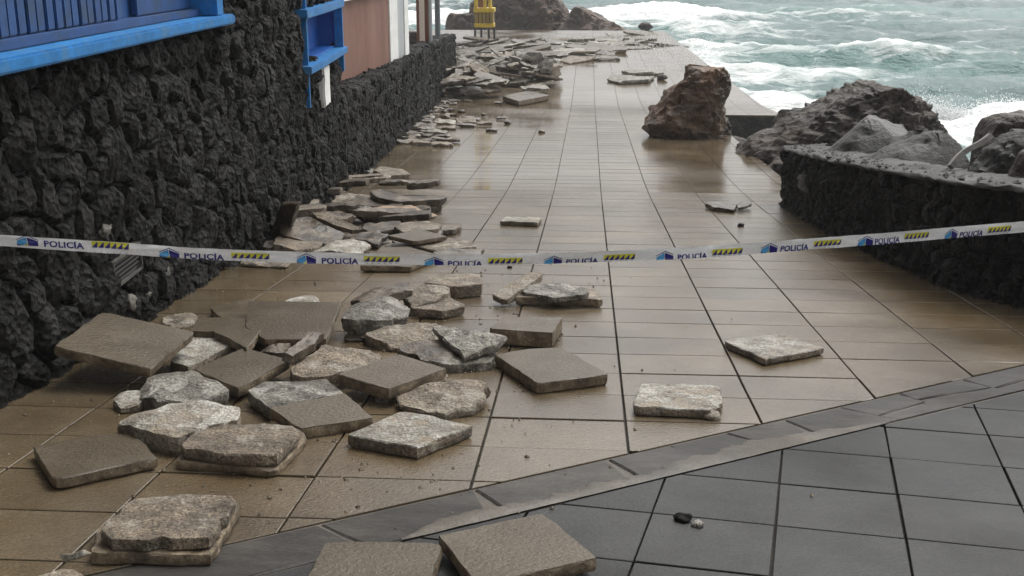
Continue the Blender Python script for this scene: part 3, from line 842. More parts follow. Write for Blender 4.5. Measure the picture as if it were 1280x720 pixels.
profile_rock('boulder', [(169, 812, 900), (160, 803, 906), (150, 805, 905), (138, 812, 902), (124, 827, 903), (112, 832, 908), (104, 842, 910), (97, 851, 909), (90, 854, 907), (86, 857, 905), (82, 862, 898)],
             sB, M['rock_brown'], 'large upright brown boulder standing alone on the wet promenade', 'boulder', .85, 3, .09, 2.0, 64, 110, octs=8)
profile_rock('low_boulder', [(173, 880, 917), (166, 884, 915), (156, 890, 912), (148, 895, 908)], sB + .4, M['rock_dark'], 'small dark rock leaning against the right foot of the upright boulder', 'boulder', .8, 8, .12, 1.4, 20, 36)
profile_rock('rock_mound', [(200, 915, 1185), (192, 924, 1178), (180, 936, 1174), (165, 962, 1168), (150, 985, 1162), (138, 1003, 1156), (126, 1030, 1144), (117, 1042, 1130), (110, 1062, 1110), (107, 1072, 1098)],
             19.0, M['rock_dark'], 'broad brown lava mound behind the right wall with the sea behind it', 'rock', .8, 5, .06, 3.8, 70, 170, octs=8)
profile_rock('grey_rock', [(222, 1000, 1180), (200, 1012, 1168), (186, 1030, 1150), (172, 1045, 1140), (160, 1058, 1128), (150, 1068, 1098), (146, 1072, 1086)], 11.9, M['rock_grey'], 'pointed grey rock slab behind the near corner of the right wall', 'rock', .9, 11, .075, 1.5, 40, 72, sq=2, facets=9, octs=7)
profile_rock('grey_rock', [(240, 1040, 1230), (215, 1062, 1212), (200, 1085, 1203), (186, 1105, 1196), (174, 1128, 1186), (165, 1145, 1172), (161, 1152, 1166)], 10.45, M['rock_grey'], 'ridged grey rock in the middle behind the right wall below the brown mound', 'rock', .9, 14, .07, 1.5, 40, 72, sq=2, facets=9, octs=7)
profile_rock('dark_boulder', [(235, 1196, 1330), (210, 1198, 1335), (190, 1199, 1338), (172, 1201, 1338), (158, 1207, 1330), (148, 1218, 1322), (141, 1236, 1310), (138, 1248, 1296)], 9.9, M['rock_dark'], 'rounded dark boulder at the right edge with white spray behind it', 'boulder', .7, 17, .06, 1.6, 40, 72, facets=7, octs=7)
profile_rock('front_boulder', [(245, 1206, 1300), (225, 1204, 1312), (208, 1208, 1318), (192, 1222, 1320), (178, 1232, 1318), (166, 1246, 1312), (158, 1258, 1300)], 8.6, M['rock_grey'], 'grey knobbly boulder lying on the right wall top before the dark boulder', 'boulder', .6, 21, .10, 2.2, 40, 72, facets=6, octs=7)
profile_rock('wedge_rock', [(236, 1258, 1330), (215, 1262, 1330), (200, 1266, 1330), (188, 1272, 1322), (178, 1282, 1312)], 8.1, M['rock_dark'], 'small dark rock at the right edge on the wall top', 'rock', .6, 24, .06, 1.2, 20, 36)
# weathered board leaning on the rocks
A, B = at_s(1188, 209, 8.75), at_s(1236, 167, 8.75)
V, Fc = [], []
d = (B - A).normalized(); up = Vector((.1, .3, 1)); sd_ = d.cross(up).normalized(); up = sd_.cross(d)
for i in range(9):
    t = i / 8; c = A + (B - A) * t + up * (.02 * math.sin(t * 5)); wd = .034 + .012 * noise.noise(Vector((t * 4, 0, 0))); 
    V += [c - sd_ * wd - up * .02, c + sd_ * wd - up * .02, c + sd_ * wd + up * .02, c - sd_ * wd + up * .02]
    if i:
        k = len(V)
        for j in range(4): j2 = (j + 1) % 4; Fc.append((k - 8 + j, k - 8 + j2, k - 4 + j2, k - 4 + j))
Fc += [(3, 2, 1, 0), (32, 33, 34, 35)]
tag(mesh_obj('driftwood_board', V, Fc, M['driftwood']), 'pale weathered board leaning against the grey boulder on the right wall', 'board')
rg = random.Random(5)
for i in range(26):
    px = rg.uniform(915, 1010); py = rg.uniform(150, 184)
    if px > 960: py = rg.uniform(168, 186)
    p = at(px, py); x = max(p.x, EDGE_X + .1)
    z = zg(p.y) - .45
    tag(lump('shore_stone', (x, p.y, z), r_ := rg.uniform(.1, .28), M['rock_dark'], None, i + 40, (1.2, 1, .8), .35), ('large ' if r_ > .2 else 'small ') + 'dark stone in the gap between boulder and mound, ' + ('by the boulder' if px < 945 else 'by the mound') + (', rear' if py < 168 else ', front'), 'stone', 'dark stones in the gap beside the upright boulder')

# ------------------------------------------------------------------ paving slabs torn loose
def slab_mesh(pts, t, rough, seed, mats, edge_jit, seg=.032, bulge=0.0):
    """pts: world outline of the upper face; extruded down by t"""
    rg = random.Random(seed)
    n = len(pts)
    nrm = Vector()
    for i in range(n):
        a, b = pts[i], pts[(i + 1) % n]
        nrm += Vector(((a.y - b.y) * (a.z + b.z), (a.z - b.z) * (a.x + b.x), (a.x - b.x) * (a.y + b.y)))
    nrm.normalize()
    if nrm.z < 0: pts = pts[::-1]; nrm = -nrm
    c = sum(pts, Vector()) / n
    # flatten to the fitted plane
    pts = [p - nrm * (p - c).dot(nrm) * .7 for p in pts]
    out = []
    for i in range(n):
        a, b = pts[i], pts[(i + 1) % n]; l = (b - a).length; k = max(1, int(l / seg))
        for q in range(k):
            p = a + (b - a) * (q / k)
            tang = (b - a).normalized(); side = tang.cross(nrm)
            jt = noise.fractal(Vector((q * .3 + i * 9.1, seed * 1.37, 0)), .6, 2, 4) * edge_jit
            if q == 0: p = p + (c - p).normalized() * edge_jit * rg.choice((.2, .4, .6) if edge_jit > .01 else (.2, .4, .8, 2.2)); jt *= .5
            out.append(p + side * jt)
    m = len(out); V = []
    so = Vector((seed * 2.3, seed * 4.1, seed * .7))
    ext_ = max((p - c).length for p in out)
    cuts = []
    if edge_jit > .01:
        for k in range(rg.choice((2, 3, 3, 4))):
            a = rg.uniform(0, 6.283); dv = (pts[1] - pts[0]).normalized(); ev = nrm.cross(dv)
            cuts.append((dv * math.cos(a) + ev * math.sin(a), ext_ * rg.uniform(.2, .62), rg.uniform(.12, .5)))
    rings = ((.965, -t, .6), (.992, -t * .85, 1), (1.0 + .006 * (edge_jit > .01), -t * .58, 1), (1.0, -.004 - rough * .25, .9), (.988 - rough * .5, 0.0, .9), (.86, 0, 1), (.7, 0, 1), (.52, 0, 1), (.34, 0, 1), (.17, 0, 1))
    for k, (s, dz, jk) in enumerate(rings):
        for i, p in enumerate(out):
            q = c + (p - c) * s
            nz = noise.fractal(q * 9 + so, .9, 2, 4)
            n2 = noise.fractal(q * 14 + so + Vector((0, 0, k * .8)), 1, 2, 3)
            if k <= 3: q = q + (p - c).normalized() * n2 * edge_jit * .7 * jk
            bl_ = bulge * max(0, 1 - s) if k > 3 else 0
            dcut = 0
            if k > 2:
                for dv, dd, sl in cuts: dcut = max(dcut, (q - c).dot(dv) - dd) if False else dcut + max(0, ((q - c).dot(dv) - dd) * sl)
                dcut = min(dcut, t * .40)
            V.append(q + nrm * (dz - dcut + (nz * rough * jk if k > 2 else n2 * rough * .5) + bl_) - c)
    V.append(nrm * bulge)
    Fc = [tuple(reversed(range(m)))]; mi = [1]
    for k in range(len(rings) - 1):
        for i in range(m):
            j = (i + 1) % m; Fc.append((k * m + i, k * m + j, (k + 1) * m + j, (k + 1) * m + i)); mi.append(1 if k < 3 else 0)
    last = (len(rings) - 1) * m
    for i in range(m): Fc.append((last + i, last + (i + 1) % m, len(rings) * m)); mi.append(0)
    return V, Fc, mi, c
SEED = [100]
STY = {  # face material, side material, roughness, edge jitter
    'smooth': ('smooth', 'edge', .0012, .006), 'tan': ('tan', 'tan', .016, .02), 'white': ('white', 'tan', .011, .018),
    'grey': ('grey', 'grey', .014, .02), 'brown': ('brown', 'brown', .014, .02), 'orange': ('orange', 'brown', .012, .018), 'tan_slab': ('tan', 'tan', .007, .0085), 'white_slab': ('white', 'tan', .006, .008), 'grey_slab': ('grey', 'grey', .007, .009), 'brown_slab': ('brown', 'brown', .007, .0085)}
def slab(poly, t, sty, label, cat='paving slab', group=None, name='paving_slab', parent=None, bulge=0.0, pts=None, only_mesh=False):
    SEED[0] += 1
    if pts is None: pts = [at(*p) for p in poly]
    f, s, r, e = STY[sty]
    V, Fc, mi, c = slab_mesh(pts, t, r, SEED[0], None, e, bulge=bulge)
    o = mesh_obj(name, V, Fc, [M[f], M[s]], parent, c, smooth=False, midx=mi)
    o.data.polygons.foreach_set('use_smooth', [True] * len(o.data.polygons)); o.data.set_sharp_from_angle(angle=R(32))
    if parent is None: tag(o, label, cat, group)
    return o
NEAR = 'loose slabs heaped by the wall before the tape'
def S(poly, t, sty, label, **k): return slab(poly, t, sty, label, group=NEAR, **k)
S([(68, 432, .21), (127, 390, .25), (243, 414, .17), (188, 462, .12)], .05, 'smooth', 'large smooth brown slab propped up against the lava wall, furthest left of the heap')
S([(212, 452, .05), (243, 417, .06), (283, 416, .07), (302, 427, .07), (264, 444, .06), (235, 458, .05)], .06, 'white_slab', 'jagged pale slab under the right edge of the propped brown slab')
S([(238, 414, .09), (247, 397, .09), (278, 396, .1), (338, 398, .12), (308, 434, .13), (282, 421, .11), (266, 415, .1)], .045, 'smooth', 'brown speckled slab between the jagged pale slab and the widest brown slab')
S([(262, 384, .05), (310, 373, .05), (345, 385, .05), (330, 400, .06), (276, 398, .04)], .045, 'smooth', 'brown slab with a dark triangular notch nearest the foot of the wall')
S([(311, 375, .14), (427, 378, .15), (408, 423, .13), (331, 424, .12), (306, 408, .12)], .04, 'smooth', 'widest smooth brown slab lying flat in the middle of the heap')
S([(200, 398, .02), (230, 388, .02), (247, 392, .02), (243, 404, .02), (215, 408, .02)], .03, 'tan', 'thin pale mortar flake on the floor at the wall foot', name='mortar_flake', cat='mortar piece')
S([(352, 375, .02), (375, 368, .03), (398, 370, .03), (400, 378, .02), (360, 382, .02)], .04, 'white', 'small white rounded mortar piece peeping out behind the widest slab', name='mortar_piece', cat='mortar piece')
S([(242, 461, .1), (305, 435, .11), (362, 449, .1), (298, 486, .07)], .05, 'smooth', 'dark speckled slab tilted forward just below the jagged pale slab')
S([(166, 490, .08), (184, 467, .1), (240, 461, .11), (283, 477, .1), (283, 492, .06), (250, 503, .05), (205, 502, .06)], .08, 'grey', 'rough grey lump with white streaks above the big white chunk', name='broken_slab')
S([(139, 496, .05), (160, 488, .05), (178, 490, .05), (172, 504, .045), (150, 506, .045)], .045, 'white', 'small white fragment left of the rough grey lump', name='broken_slab')
S([(143, 522, .11), (168, 507, .12), (212, 500, .13), (262, 501, .12), (302, 509, .11), (296, 524, .09), (260, 536, .08), (222, 545, .09), (166, 531, .1)], .1, 'white', 'big white and grey wedge shaped chunk at the front left of the heap', name='broken_slab')
def layered(tile, tt, top, mt, sty, label, group=NEAR, cat='paving slab'):
    pts = [at(*p) for p in tile]; c = sum(pts, Vector()) / len(pts)
    r = tag(empty('upturned_slab', c), label, cat, group)
    for nm, poly, t, st in (('tile', tile, tt, 'tan_slab'), ('mortar_layer', top, mt, sty + '_slab')):
        o = slab(poly, t, st, None, name=nm, parent=r); o.location = o.location - c
        if nm == 'tile': o.data.materials[0] = M['edge']; o.data.materials[1] = M['edge']
    return r
layered([(219, 577, .035), (250, 540, .035), (376, 534, .035), (385, 545, .035), (347, 587, .035)], .035,
        [(222, 559, .085), (255, 531, .085), (340, 529, .085), (374, 534, .085), (375, 540, .085), (347, 568, .085), (300, 569, .085)], .047, 'tan', 'upturned slab with tan mortar and a lighter tile lip below the white chunk')
S([(308, 488, .07), (330, 477, .07), (409, 474, .06), (429, 491, .06), (337, 511, .06)], .055, 'grey_slab', 'pale flat slab half covered by the speckled slab with a bevelled front')
S([(337, 510, .075), (430, 491, .075), (467, 522, .05), (376, 536, .05)], .05, 'smooth', 'speckled brown slab tilted forward off the pale flat slab')
S([(422, 467, .11), (499, 443, .11), (558, 460, .1), (486, 487, .09)], .055, 'smooth', 'speckled square slab with a broken right edge in front of the tan lumps')
S([(470, 488, .04), (500, 478, .05), (555, 462, .05), (560, 470, .04), (490, 495, .03)], .03, 'tan', 'thin rough mortar plate under the speckled square slab', name='broken_slab')
S([(362, 460, .1), (372, 442, .13), (408, 425, .15), (450, 428, .15), (476, 434, .13), (478, 442, .12), (455, 456, .1), (412, 470, .08), (374, 473, .08)], .075, 'tan', 'long brown rough lump directly below the widest brown slab', name='broken_slab')
S([(354, 440, .17), (375, 424, .18), (400, 411, .18), (407, 415, .17), (392, 430, .16), (365, 446, .15)], .05, 'brown', 'narrow dark splinter slanting over the corner of the widest brown slab', name='broken_slab')
S([(316, 437, .08), (340, 426, .1), (364, 428, .11), (356, 441, .08)], .06, 'brown', 'small dark grey bit tucked under the front of the widest brown slab', name='broken_slab')
S([(425, 394, .14), (431, 382, .17), (460, 375, .18), (490, 370, .18), (505, 373, .17), (514, 384, .15), (485, 396, .13), (445, 402, .12)], .09, 'grey', 'thick light grey chunk overhanging a dark hollow right of the widest slab', name='broken_slab')
S([(430, 420, .03), (445, 408, .03), (480, 402, .03), (470, 425, .03)], .03, 'brown', 'dark wet fragment in the hollow below the thick light grey chunk', name='broken_slab')
S([(436, 372, .13), (470, 358, .16), (508, 349, .19), (517, 356, .18), (498, 367, .15), (455, 377, .13)], .055, 'brown', 'long dark greenish bar lying across the top of the thick light grey chunk', name='broken_slab')
S([(503, 368, .1), (529, 357, .11), (556, 355, .11), (564, 361, .1), (550, 372, .09), (518, 381, .08)], .07, 'tan', 'tan crumbly block between the dark bar and the block with a square corner', name='broken_slab')
S([(530, 353, .1), (536, 342, .1), (600, 342, .1), (602, 355, .09), (570, 358, .09)], .085, 'tan_slab', 'thick square cornered block at the back of the heap just below the tape', name='broken_slab')
S([(513, 385, .065), (540, 380, .07), (563, 371, .09), (585, 382, .06), (553, 388, .06)], .055, 'tan_slab', 'low slab with a straight front edge and a raised white peak')
S([(455, 418, .06), (482, 404, .08), (512, 398, .09), (545, 400, .08), (551, 412, .07), (526, 422, .06), (494, 430, .05), (468, 426, .05)], .075, 'tan', 'broad tan lump left of the grey crusty slab', name='broken_slab')
S([(539, 409, .14), (549, 403, .15), (580, 409, .15), (607, 413, .14), (633, 419, .13), (628, 428, .11), (604, 434, .11), (580, 440, .11), (562, 425, .12)], .05, 'grey', 'grey and white crusty slab with a jagged tip resting on brown lumps')
S([(497, 434, .07), (530, 423, .08), (575, 424, .08), (612, 432, .08), (622, 440, .06), (600, 446, .06), (540, 447, .06), (505, 441, .06)], .06, 'brown', 'dark brown lump under the grey crusty slab', name='broken_slab')
S([(535, 449, .05), (560, 444, .05), (618, 440, .05), (616, 452, .045), (560, 458, .04)], .05, 'grey_slab', 'low slab with a rounded grey end below the grey crusty slab')
S([(611, 411, .095), (628, 396, .095), (704, 397, .095), (691, 416, .095)], .085, 'smooth', 'smooth square slab with a thick rough brown front edge')
slab([(618, 443, .06), (660, 436, .06), (700, 434, .06), (760, 467, .06), (671, 479, .06)], .06, 'smooth', 'smooth grey brown slab with a pointed front right of the heap')
S([(615, 369, .06), (635, 356, .1), (662, 339, .15), (679, 341, .15), (675, 347, .13), (652, 362, .09), (632, 374, .06)], .045, 'tan_slab', 'narrow tan bar leaning across the left end of the crusted slab')
layered([(644, 371, .06), (655, 360, .06), (744, 361, .06), (754, 374, .06)], .055,
        [(652, 363, .09), (663, 356, .1), (701, 354, .11), (715, 354, .13), (738, 362, .1), (733, 369, .085), (690, 372, .08)], .035, 'grey', 'white edged slab with a dark mortar crust under the middle of the tape')
S([(497, 496, .07), (505, 484, .08), (540, 477, .085), (575, 475, .085), (604, 476, .08), (614, 482, .075), (604, 497, .065), (580, 507, .06), (545, 508, .06), (515, 505, .06)], .06, 'tan', 'rounded rough tan piece right of the speckled square slab', name='broken_slab')
slab([(433, 543, .055), (505, 513, .055), (591, 532, .055), (521, 559, .055)], .05, 'white_slab', 'single pale diamond shaped slab with rough top on open paving')
slab([(791, 508, .045), (800, 479, .045), (870, 480, .045), (900, 482, .045), (903, 505, .045), (888, 513, .045)], .04, 'white_slab', 'pale oblong slab lying alone near the slate border with a pebble at its corner')
slab([(904, 426, .04), (940, 420, .04), (976, 417, .04), (1031, 435, .04), (957, 449, .04)], .035, 'white_slab', 'pale slab lying alone on the right side of the paving')
layered([(112, 692, .04), (124, 657, .04), (296, 624, .04), (300, 634, .04), (264, 693, .04)], .04,
        [(126, 663, .082), (145, 640, .085), (166, 622, .09), (230, 618, .09), (291, 618, .09), (295, 629, .085), (280, 650, .08), (262, 672, .08), (200, 675, .08), (138, 675, .08)], .04, 'tan', 'thick upturned slab with pale crumbly mortar at the bottom left corner', group=None)
slab([(40, 558, .05), (120, 543, .05), (166, 539, .05), (196, 572, .05), (68, 599, .05)], .045, 'smooth', 'dark smooth slab lying alone at the far left below the heap')
slab([(30, 726, .07), (76, 707, .07), (104, 709, .07), (112, 745, .07), (40, 750, .07)], .06, 'tan', 'rough slab cut by the bottom left corner')
slab([(70, 694, .09), (82, 687, .1), (104, 686, .1), (111, 694, .08), (98, 700, .07), (76, 702, .07)], .08, 'white', 'small white rock beside the upturned slab at bottom left', name='broken_slab')
slab([(407, 677, .055), (480, 677, .055), (553, 679, .055), (527, 768, .055), (360, 768, .055)], .05, 'smooth', 'smooth brown slab on the slate border, left one of two at the bottom')
slab([(548, 669, .065), (679, 641, .065), (747, 697, .065), (597, 731, .065)], .045, 'smooth', 'smooth brown square slab on the dark tiles, right one of two at the bottom')
MID = 'broken slabs in the pile behind the tape'
def Mi(poly, t, sty, label, **k): return slab(poly, t, sty, label, group=MID, **k)
Mi([(359, 249, .42), (374, 254, .42), (363, 300, .02), (337, 298, .02)], .04, 'brown_slab', 'dark slab standing on edge against the lava wall')
Mi([(352, 278, .2), (385, 270, .24), (405, 275, .23), (432, 297, .08), (420, 306, .06), (380, 300, .1), (350, 292, .14)], .05, 'brown_slab', 'dark tilted slab beside the slab standing on edge')
Mi([(341, 304, .1), (347, 295, .11), (395, 294, .1), (407, 298, .09), (398, 309, .07), (370, 313, .07)], .08, 'tan_slab', 'brown block in front of the dark tilted slab just above the tape')
Mi([(328, 308, .06), (334, 299, .08), (342, 297, .08), (343, 307, .05), (335, 311, .05)], .05, 'brown', 'small dark stone at the wall foot just above the tape', name='broken_slab')
Mi([(389, 311, .07), (417, 301, .1), (440, 298, .1), (465, 304, .08), (455, 313, .06), (420, 316, .05)], .06, 'white', 'pale streaked chunk above the tape left of the middle', name='broken_slab')
Mi([(388, 264, .24), (397, 261, .25), (424, 271, .2), (454, 287, .1), (445, 289, .09), (418, 280, .15), (393, 270, .2)], .045, 'tan_slab', 'narrow tan slab sloping down to the right through the pile')
Mi([(372, 258, .2), (397, 253, .22), (440, 256, .2), (436, 263, .18), (396, 266, .18)], .05, 'brown', 'dark brown slab at the back of the pile against the wall')
Mi([(400, 268, .18), (430, 262, .2), (446, 264, .18), (444, 270, .16), (410, 274, .16)], .05, 'tan', 'short pale slab beside the orange one')
Mi([(492, 283, .12), (502, 278, .13), (535, 276, .13), (553, 280, .12), (548, 287, .1), (505, 290, .1)], .05, 'tan_slab', 'tan slab with a pale pointed tip below the orange one')
Mi([(452, 284, .1), (478, 277, .11), (500, 276, .11), (508, 284, .1), (462, 291, .08)], .06, 'brown_slab', 'dark slab left of the one with a pale pointed tip')
Mi([(546, 282, .07), (560, 279, .07), (572, 281, .07), (569, 286, .055), (550, 288, .055)], .05, 'brown', 'short dark stub sticking out at the right of the pile', name='broken_slab')
Mi([(444, 263, .17), (478, 258, .18), (515, 257, .18), (546, 265, .16), (524, 272, .14), (450, 270, .14)], .06, 'orange', 'orange brown slab with a dark wet front edge in the pile')
Mi([(462, 240, .2), (475, 237, .22), (512, 242, .21), (559, 246, .18), (553, 250, .16), (500, 251, .16), (470, 246, .18)], .075, 'brown_slab', 'topmost dark slab at the back of the pile with a pointed right end')
Mi([(436, 250, .13), (447, 244, .15), (490, 246, .15), (508, 253, .12), (500, 258, .1), (440, 257, .1)], .07, 'brown_slab', 'dark block under the topmost dark slab')
Mi([(500, 255, .1), (520, 249, .11), (552, 251, .1), (552, 256, .08), (510, 259, .08)], .08, 'brown_slab', 'dark block at the right under the pointed topmost slab')
Mi([(414, 250, .12), (421, 244, .14), (441, 240, .15), (460, 240, .14), (450, 248, .11), (430, 254, .1)], .06, 'tan', 'piece with a white tip at the left end of the back row')
Mi([(484, 294, .13), (527, 287, .13), (559, 295, .12), (517, 302, .11)], .035, 'smooth', 'flat smooth diamond slab on top of the tan pieces')
Mi([(436, 293, .12), (462, 287, .13), (484, 292, .12), (472, 302, .1), (444, 298, .1)], .05, 'brown', 'greenish dark piece left of the flat diamond slab')
Mi([(514, 305, .07), (558, 297, .08), (590, 301, .07), (596, 308, .055), (546, 314, .05)], .05, 'tan_slab', 'tan slab right of the flat diamond slab')
Mi([(538, 315, .055), (570, 309, .06), (592, 306, .06), (604, 310, .05), (602, 317, .04), (548, 321, .04)], .045, 'brown', 'rough dark slab at the right end just above the tape')
Mi([(450, 331, .06), (478, 309, .07), (510, 308, .07), (547, 318, .06), (513, 333, .05)], .05, 'smooth', 'smooth slab crossed by the tape below the pile')
Mi([(298, 328, .035), (320, 315, .035), (368, 316, .035), (358, 331, .035)], .035, 'tan', 'thin slab by the wall crossed by the tape')
Mi([(356, 290, .03), (400, 286, .03), (460, 292, .03), (450, 315, .03), (360, 315, .03)], .03, 'brown', 'dark wet slab lying lowest in the pile')
Mi([(420, 300, .04), (480, 292, .04), (530, 296, .04), (520, 318, .04), (430, 320, .04)], .04, 'brown', 'dark slab lying under the flat diamond slab')
slab([(466, 213, .08), (476, 208, .08), (504, 211, .08), (514, 218, .06), (485, 219, .07)], .07, 'tan_slab', 'single two layered slab close to the lava wall beyond the pile')
slab([(452, 213, .04), (460, 210, .04), (468, 211, .04), (464, 215, .03)], .04, 'grey', 'small chip at the wall beside the single two layered slab', name='slab_chip', cat='slab chip')
slab([(881, 254, .06), (891, 251, .07), (922, 254, .05), (918, 261, .05), (893, 259, .05)], .045, 'brown_slab', 'dark slab lying alone on the right with the bent small piece at its end')
slab([(921, 256, .05), (925, 253, .06), (938, 251, .08), (939, 255, .07), (924, 260, .05)], .03, 'brown', 'small dark piece leaning on the end of the lone dark slab at right', name='broken_slab')
slab([(625, 276, .045), (632, 271, .045), (677, 272, .045), (673, 278, .045)], .045, 'white_slab', 'pale slab with a dark front lying alone in the middle beyond the tape')

# pebbles and crumbs
rg = random.Random(3)
for px, py, r, lab, m in [(890, 524, .034, 'small brown pebble at the corner of the pale oblong slab', 'tan'), (855, 651, .026, 'black stone chip on the dark tiles, larger of two', 'lava'), (872, 658, .018, 'grey stone chip on the dark tiles, smaller of two', 'grey'),
                          (926, 283, .03, 'tiny dark stone beyond the tape near the right wall', 'lava'), (677, 166, .05, 'small dark stone alone in the middle of the far paving', 'brown'), (577, 141, .07, 'dark stone left of the loose slab chips in the far middle', 'brown'),
                          (634, 155, .06, 'dark stone right of the loose slab chips in the far middle', 'brown'), (827, 100, .14, 'small rock between the two far slabs and the upright boulder', 'rock_dark'), (806, 36.5, .3, 'lone rock on the far end edge of the promenade', 'rock_dark'), (637, 335, .016, 'tiny dark crumb just under the tape', 'lava')]:
    p = at(px, py)
    tag(lump('pebble' if r < .08 else 'small_rock', p + Vector((0, 0, r * .45)), r, M[m], None, int(px), (1.2, 1, .7), .4), lab, 'stone')

# chips between the wall and the far heap
def flat_slab(c, yaw, tx, ty, L, W, t, sty, label, cat, group, name, rg):
    Rm = Matrix.Rotation(yaw, 3, 'Z') @ Matrix.Rotation(tx, 3, 'X') @ Matrix.Rotation(ty, 3, 'Y')
    q = [(-L / 2, -W / 2), (L / 2, -W / 2), (L / 2, W / 2), (-L / 2, W / 2)]
    pl = []
    for i, (x, y) in enumerate(q):
        if rg.random() < .45:
            k = rg.uniform(.15, .45); pv = q[i - 1]; nx_ = q[(i + 1) % 4]
            pl += [(x + (pv[0] - x) * k, y + (pv[1] - y) * k), (x + (nx_[0] - x) * k * rg.uniform(.5, 1), y + (nx_[1] - y) * k * rg.uniform(.5, 1))]
        else: pl.append((x * rg.uniform(.88, 1.05), y * rg.uniform(.88, 1.05)))
    pts = [c + Rm @ Vector((x, y, 0)) for x, y in pl]
    return slab(None, t, sty, label, cat, group, name, None, 0.0, pts)
CN = {'tan': 'tan', 'brown': 'dark brown', 'grey': 'grey', 'white': 'whitish', 'smooth': 'smooth brown', 'tan_slab': 'tan', 'brown_slab': 'dark brown'}
def chip_label(L, x, y, sty):
    row = 'nearest the tape' if y > 172 else 'in the front half' if y > 161 else 'in the middle' if y > 152 else 'in the rear half' if y > 141 else 'nearest the far heap'
    d = x - (497 + (182 - y) * .62)
    side = 'against the wall' if d < 16 else 'a step from the wall' if d < 40 else 'two steps from the wall' if d < 70 else 'on the open side'
    return ('long ' if L > .5 else 'short ' if L > .28 else 'tiny ') + CN[sty] + ' slab chip ' + row + ', ' + side
def heap_label(px, py, tilt, sty, L):
    row = 'front' if py > 108 else 'middle' if py > 92 else 'rear'
    side = 'against the wall' if px < 580 else 'at the heart' if px < 630 else 'on the open side'
    ps = 'steeply tilted' if tilt > .5 else 'slightly tilted' if tilt > .22 else 'flat'
    return ('large ' if L > .75 else 'small ' if L < .5 else 'medium ') + CN[sty] + ' ' + ps + ' slab in the ' + row + ' of the far heap ' + side
def scat_label(px, py, sty, L):
    row = 'near' if py > 72 else 'middle' if py > 61 else 'far'
    side = 'below the yellow tower' if px < 640 else 'in the middle' if px < 700 else 'towards the sea'
    return ('long ' if L > 1.2 else 'short ') + CN[sty] + ' slab in the ' + row + ' rows scattered on the far promenade ' + side
CH = [(513, 540, 182, 'tan'), (540, 567, 183.5, 'tan'), (539, 560, 176.5, 'brown'), (556, 575, 178, 'tan'), (532, 558, 168, 'grey'), (515, 528, 171, 'tan'), (497, 512, 175, 'brown'), (504, 513, 167, 'tan'),
      (523, 545, 161.5, 'brown'), (543, 570, 155, 'white'), (552, 570, 162.5, 'tan'), (570, 595, 154, 'tan'), (571, 595, 158.5, 'brown'), (596, 615, 157, 'tan'), (574, 592, 149.5, 'brown'), (550, 563, 148, 'tan'), (562, 572, 147.5, 'brown'),
      (528, 543, 150, 'grey'), (533, 543, 142, 'brown'), (536, 549, 146, 'tan'), (521, 529, 153.5, 'brown'), (512, 521, 156, 'tan'), (522, 528, 145, 'tan'), (553, 568, 139, 'brown'), (545, 553, 133.5, 'tan'), (540, 560, 125.5, 'tan'), (558, 576, 127, 'white'),
      (557, 563, 130.5, 'white'), (601, 608, 146.5, 'brown'), (620, 633, 150, 'brown'), (607, 622, 164.5, 'brown'), (617, 628, 131.5, 'brown'), (512, 522, 163, 'grey'), (528, 540, 156, 'brown'), (505, 514, 171, 'grey'), (584, 600, 151.5, 'brown')]
rg = random.Random(17)
for x0, x1, y, sty in CH:
    a, b = at(x0, y), at(x1, y); L = (b - a).length; c = (a + b) / 2; t = .055 if L > .2 else .05
    c = c + Vector((0, rg.uniform(0, .05), t + rg.uniform(0, .03)))
    flat_slab(c, rg.uniform(-.25, .25), rg.uniform(-.06, .12), rg.uniform(-.1, .1), L, L * rg.uniform(.5, .8) if L < .4 else .3, t, sty, chip_label(L, x0, y, sty), 'slab chip', 'slab chips strewn by the low wall', 'slab_chip', rg)

for i in range(46):
    y = rg.uniform(122, 182); xl = 497 + (182 - y) * .62
    px = xl + abs(rg.gauss(0, 26)); g = at(px, y); L = rg.uniform(.08, .34); sty = rg.choice(['tan', 'brown', 'brown', 'grey'])
    if g.x < xw(g.y) + .1: g.x = xw(g.y) + .2
    flat_slab(g + Vector((0, 0, .05)), rg.uniform(-.6, .6), rg.uniform(-.1, .3), rg.gauss(0, .1), L, L * rg.uniform(.5, .8), .045, sty, chip_label(L, px, y, sty), 'slab chip', 'slab chips strewn by the low wall', 'slab_chip', rg)
# wedged slabs filling the pile behind the tape
for i in range(16):
    px, py = rg.uniform(372, 560), rg.uniform(246, 312)
    if px > 500 and py < 262: px -= 60
    g = at(px, py); L = rg.uniform(.28, .55); sty = rg.choice(['brown_slab', 'brown_slab', 'tan_slab', 'brown'])
    flat_slab(g + Vector((0, 0, rg.uniform(.03, .09))), rg.uniform(-.5, .5), rg.uniform(-.05, .3), rg.gauss(0, .1), L, rg.uniform(.2, .36), .05, sty, 'dark wet slab piece wedged among the others in the pile behind the tape', 'paving slab', MID, 'broken_slab', rg)

for i in range(14):
    px, py = rg.uniform(352, 530), rg.uniform(250, 300)
    if py < 262: px = max(px, 400)
    if 425 < px and 252 < py < 284: py = rg.choice((246, 290)) + rg.uniform(-2, 4)
    g = at(px, py); sty = rg.choice(['brown_slab', 'brown', 'tan_slab', 'brown_slab'])
    flat_slab(g + Vector((0, 0, rg.uniform(.15, .27))), rg.uniform(-.35, .35), rg.uniform(-.05, .12), rg.gauss(0, .09), rg.uniform(.35, .6), rg.uniform(.13, .24), rg.uniform(.05, .07), sty, 'narrow ' + CN.get(sty, sty) + ' slab stacked %s of the pile behind the tape' % ('near the wall' if px < 420 else 'in the middle' if px < 480 else 'at the open side'), 'paving slab', MID, 'broken_slab', rg)

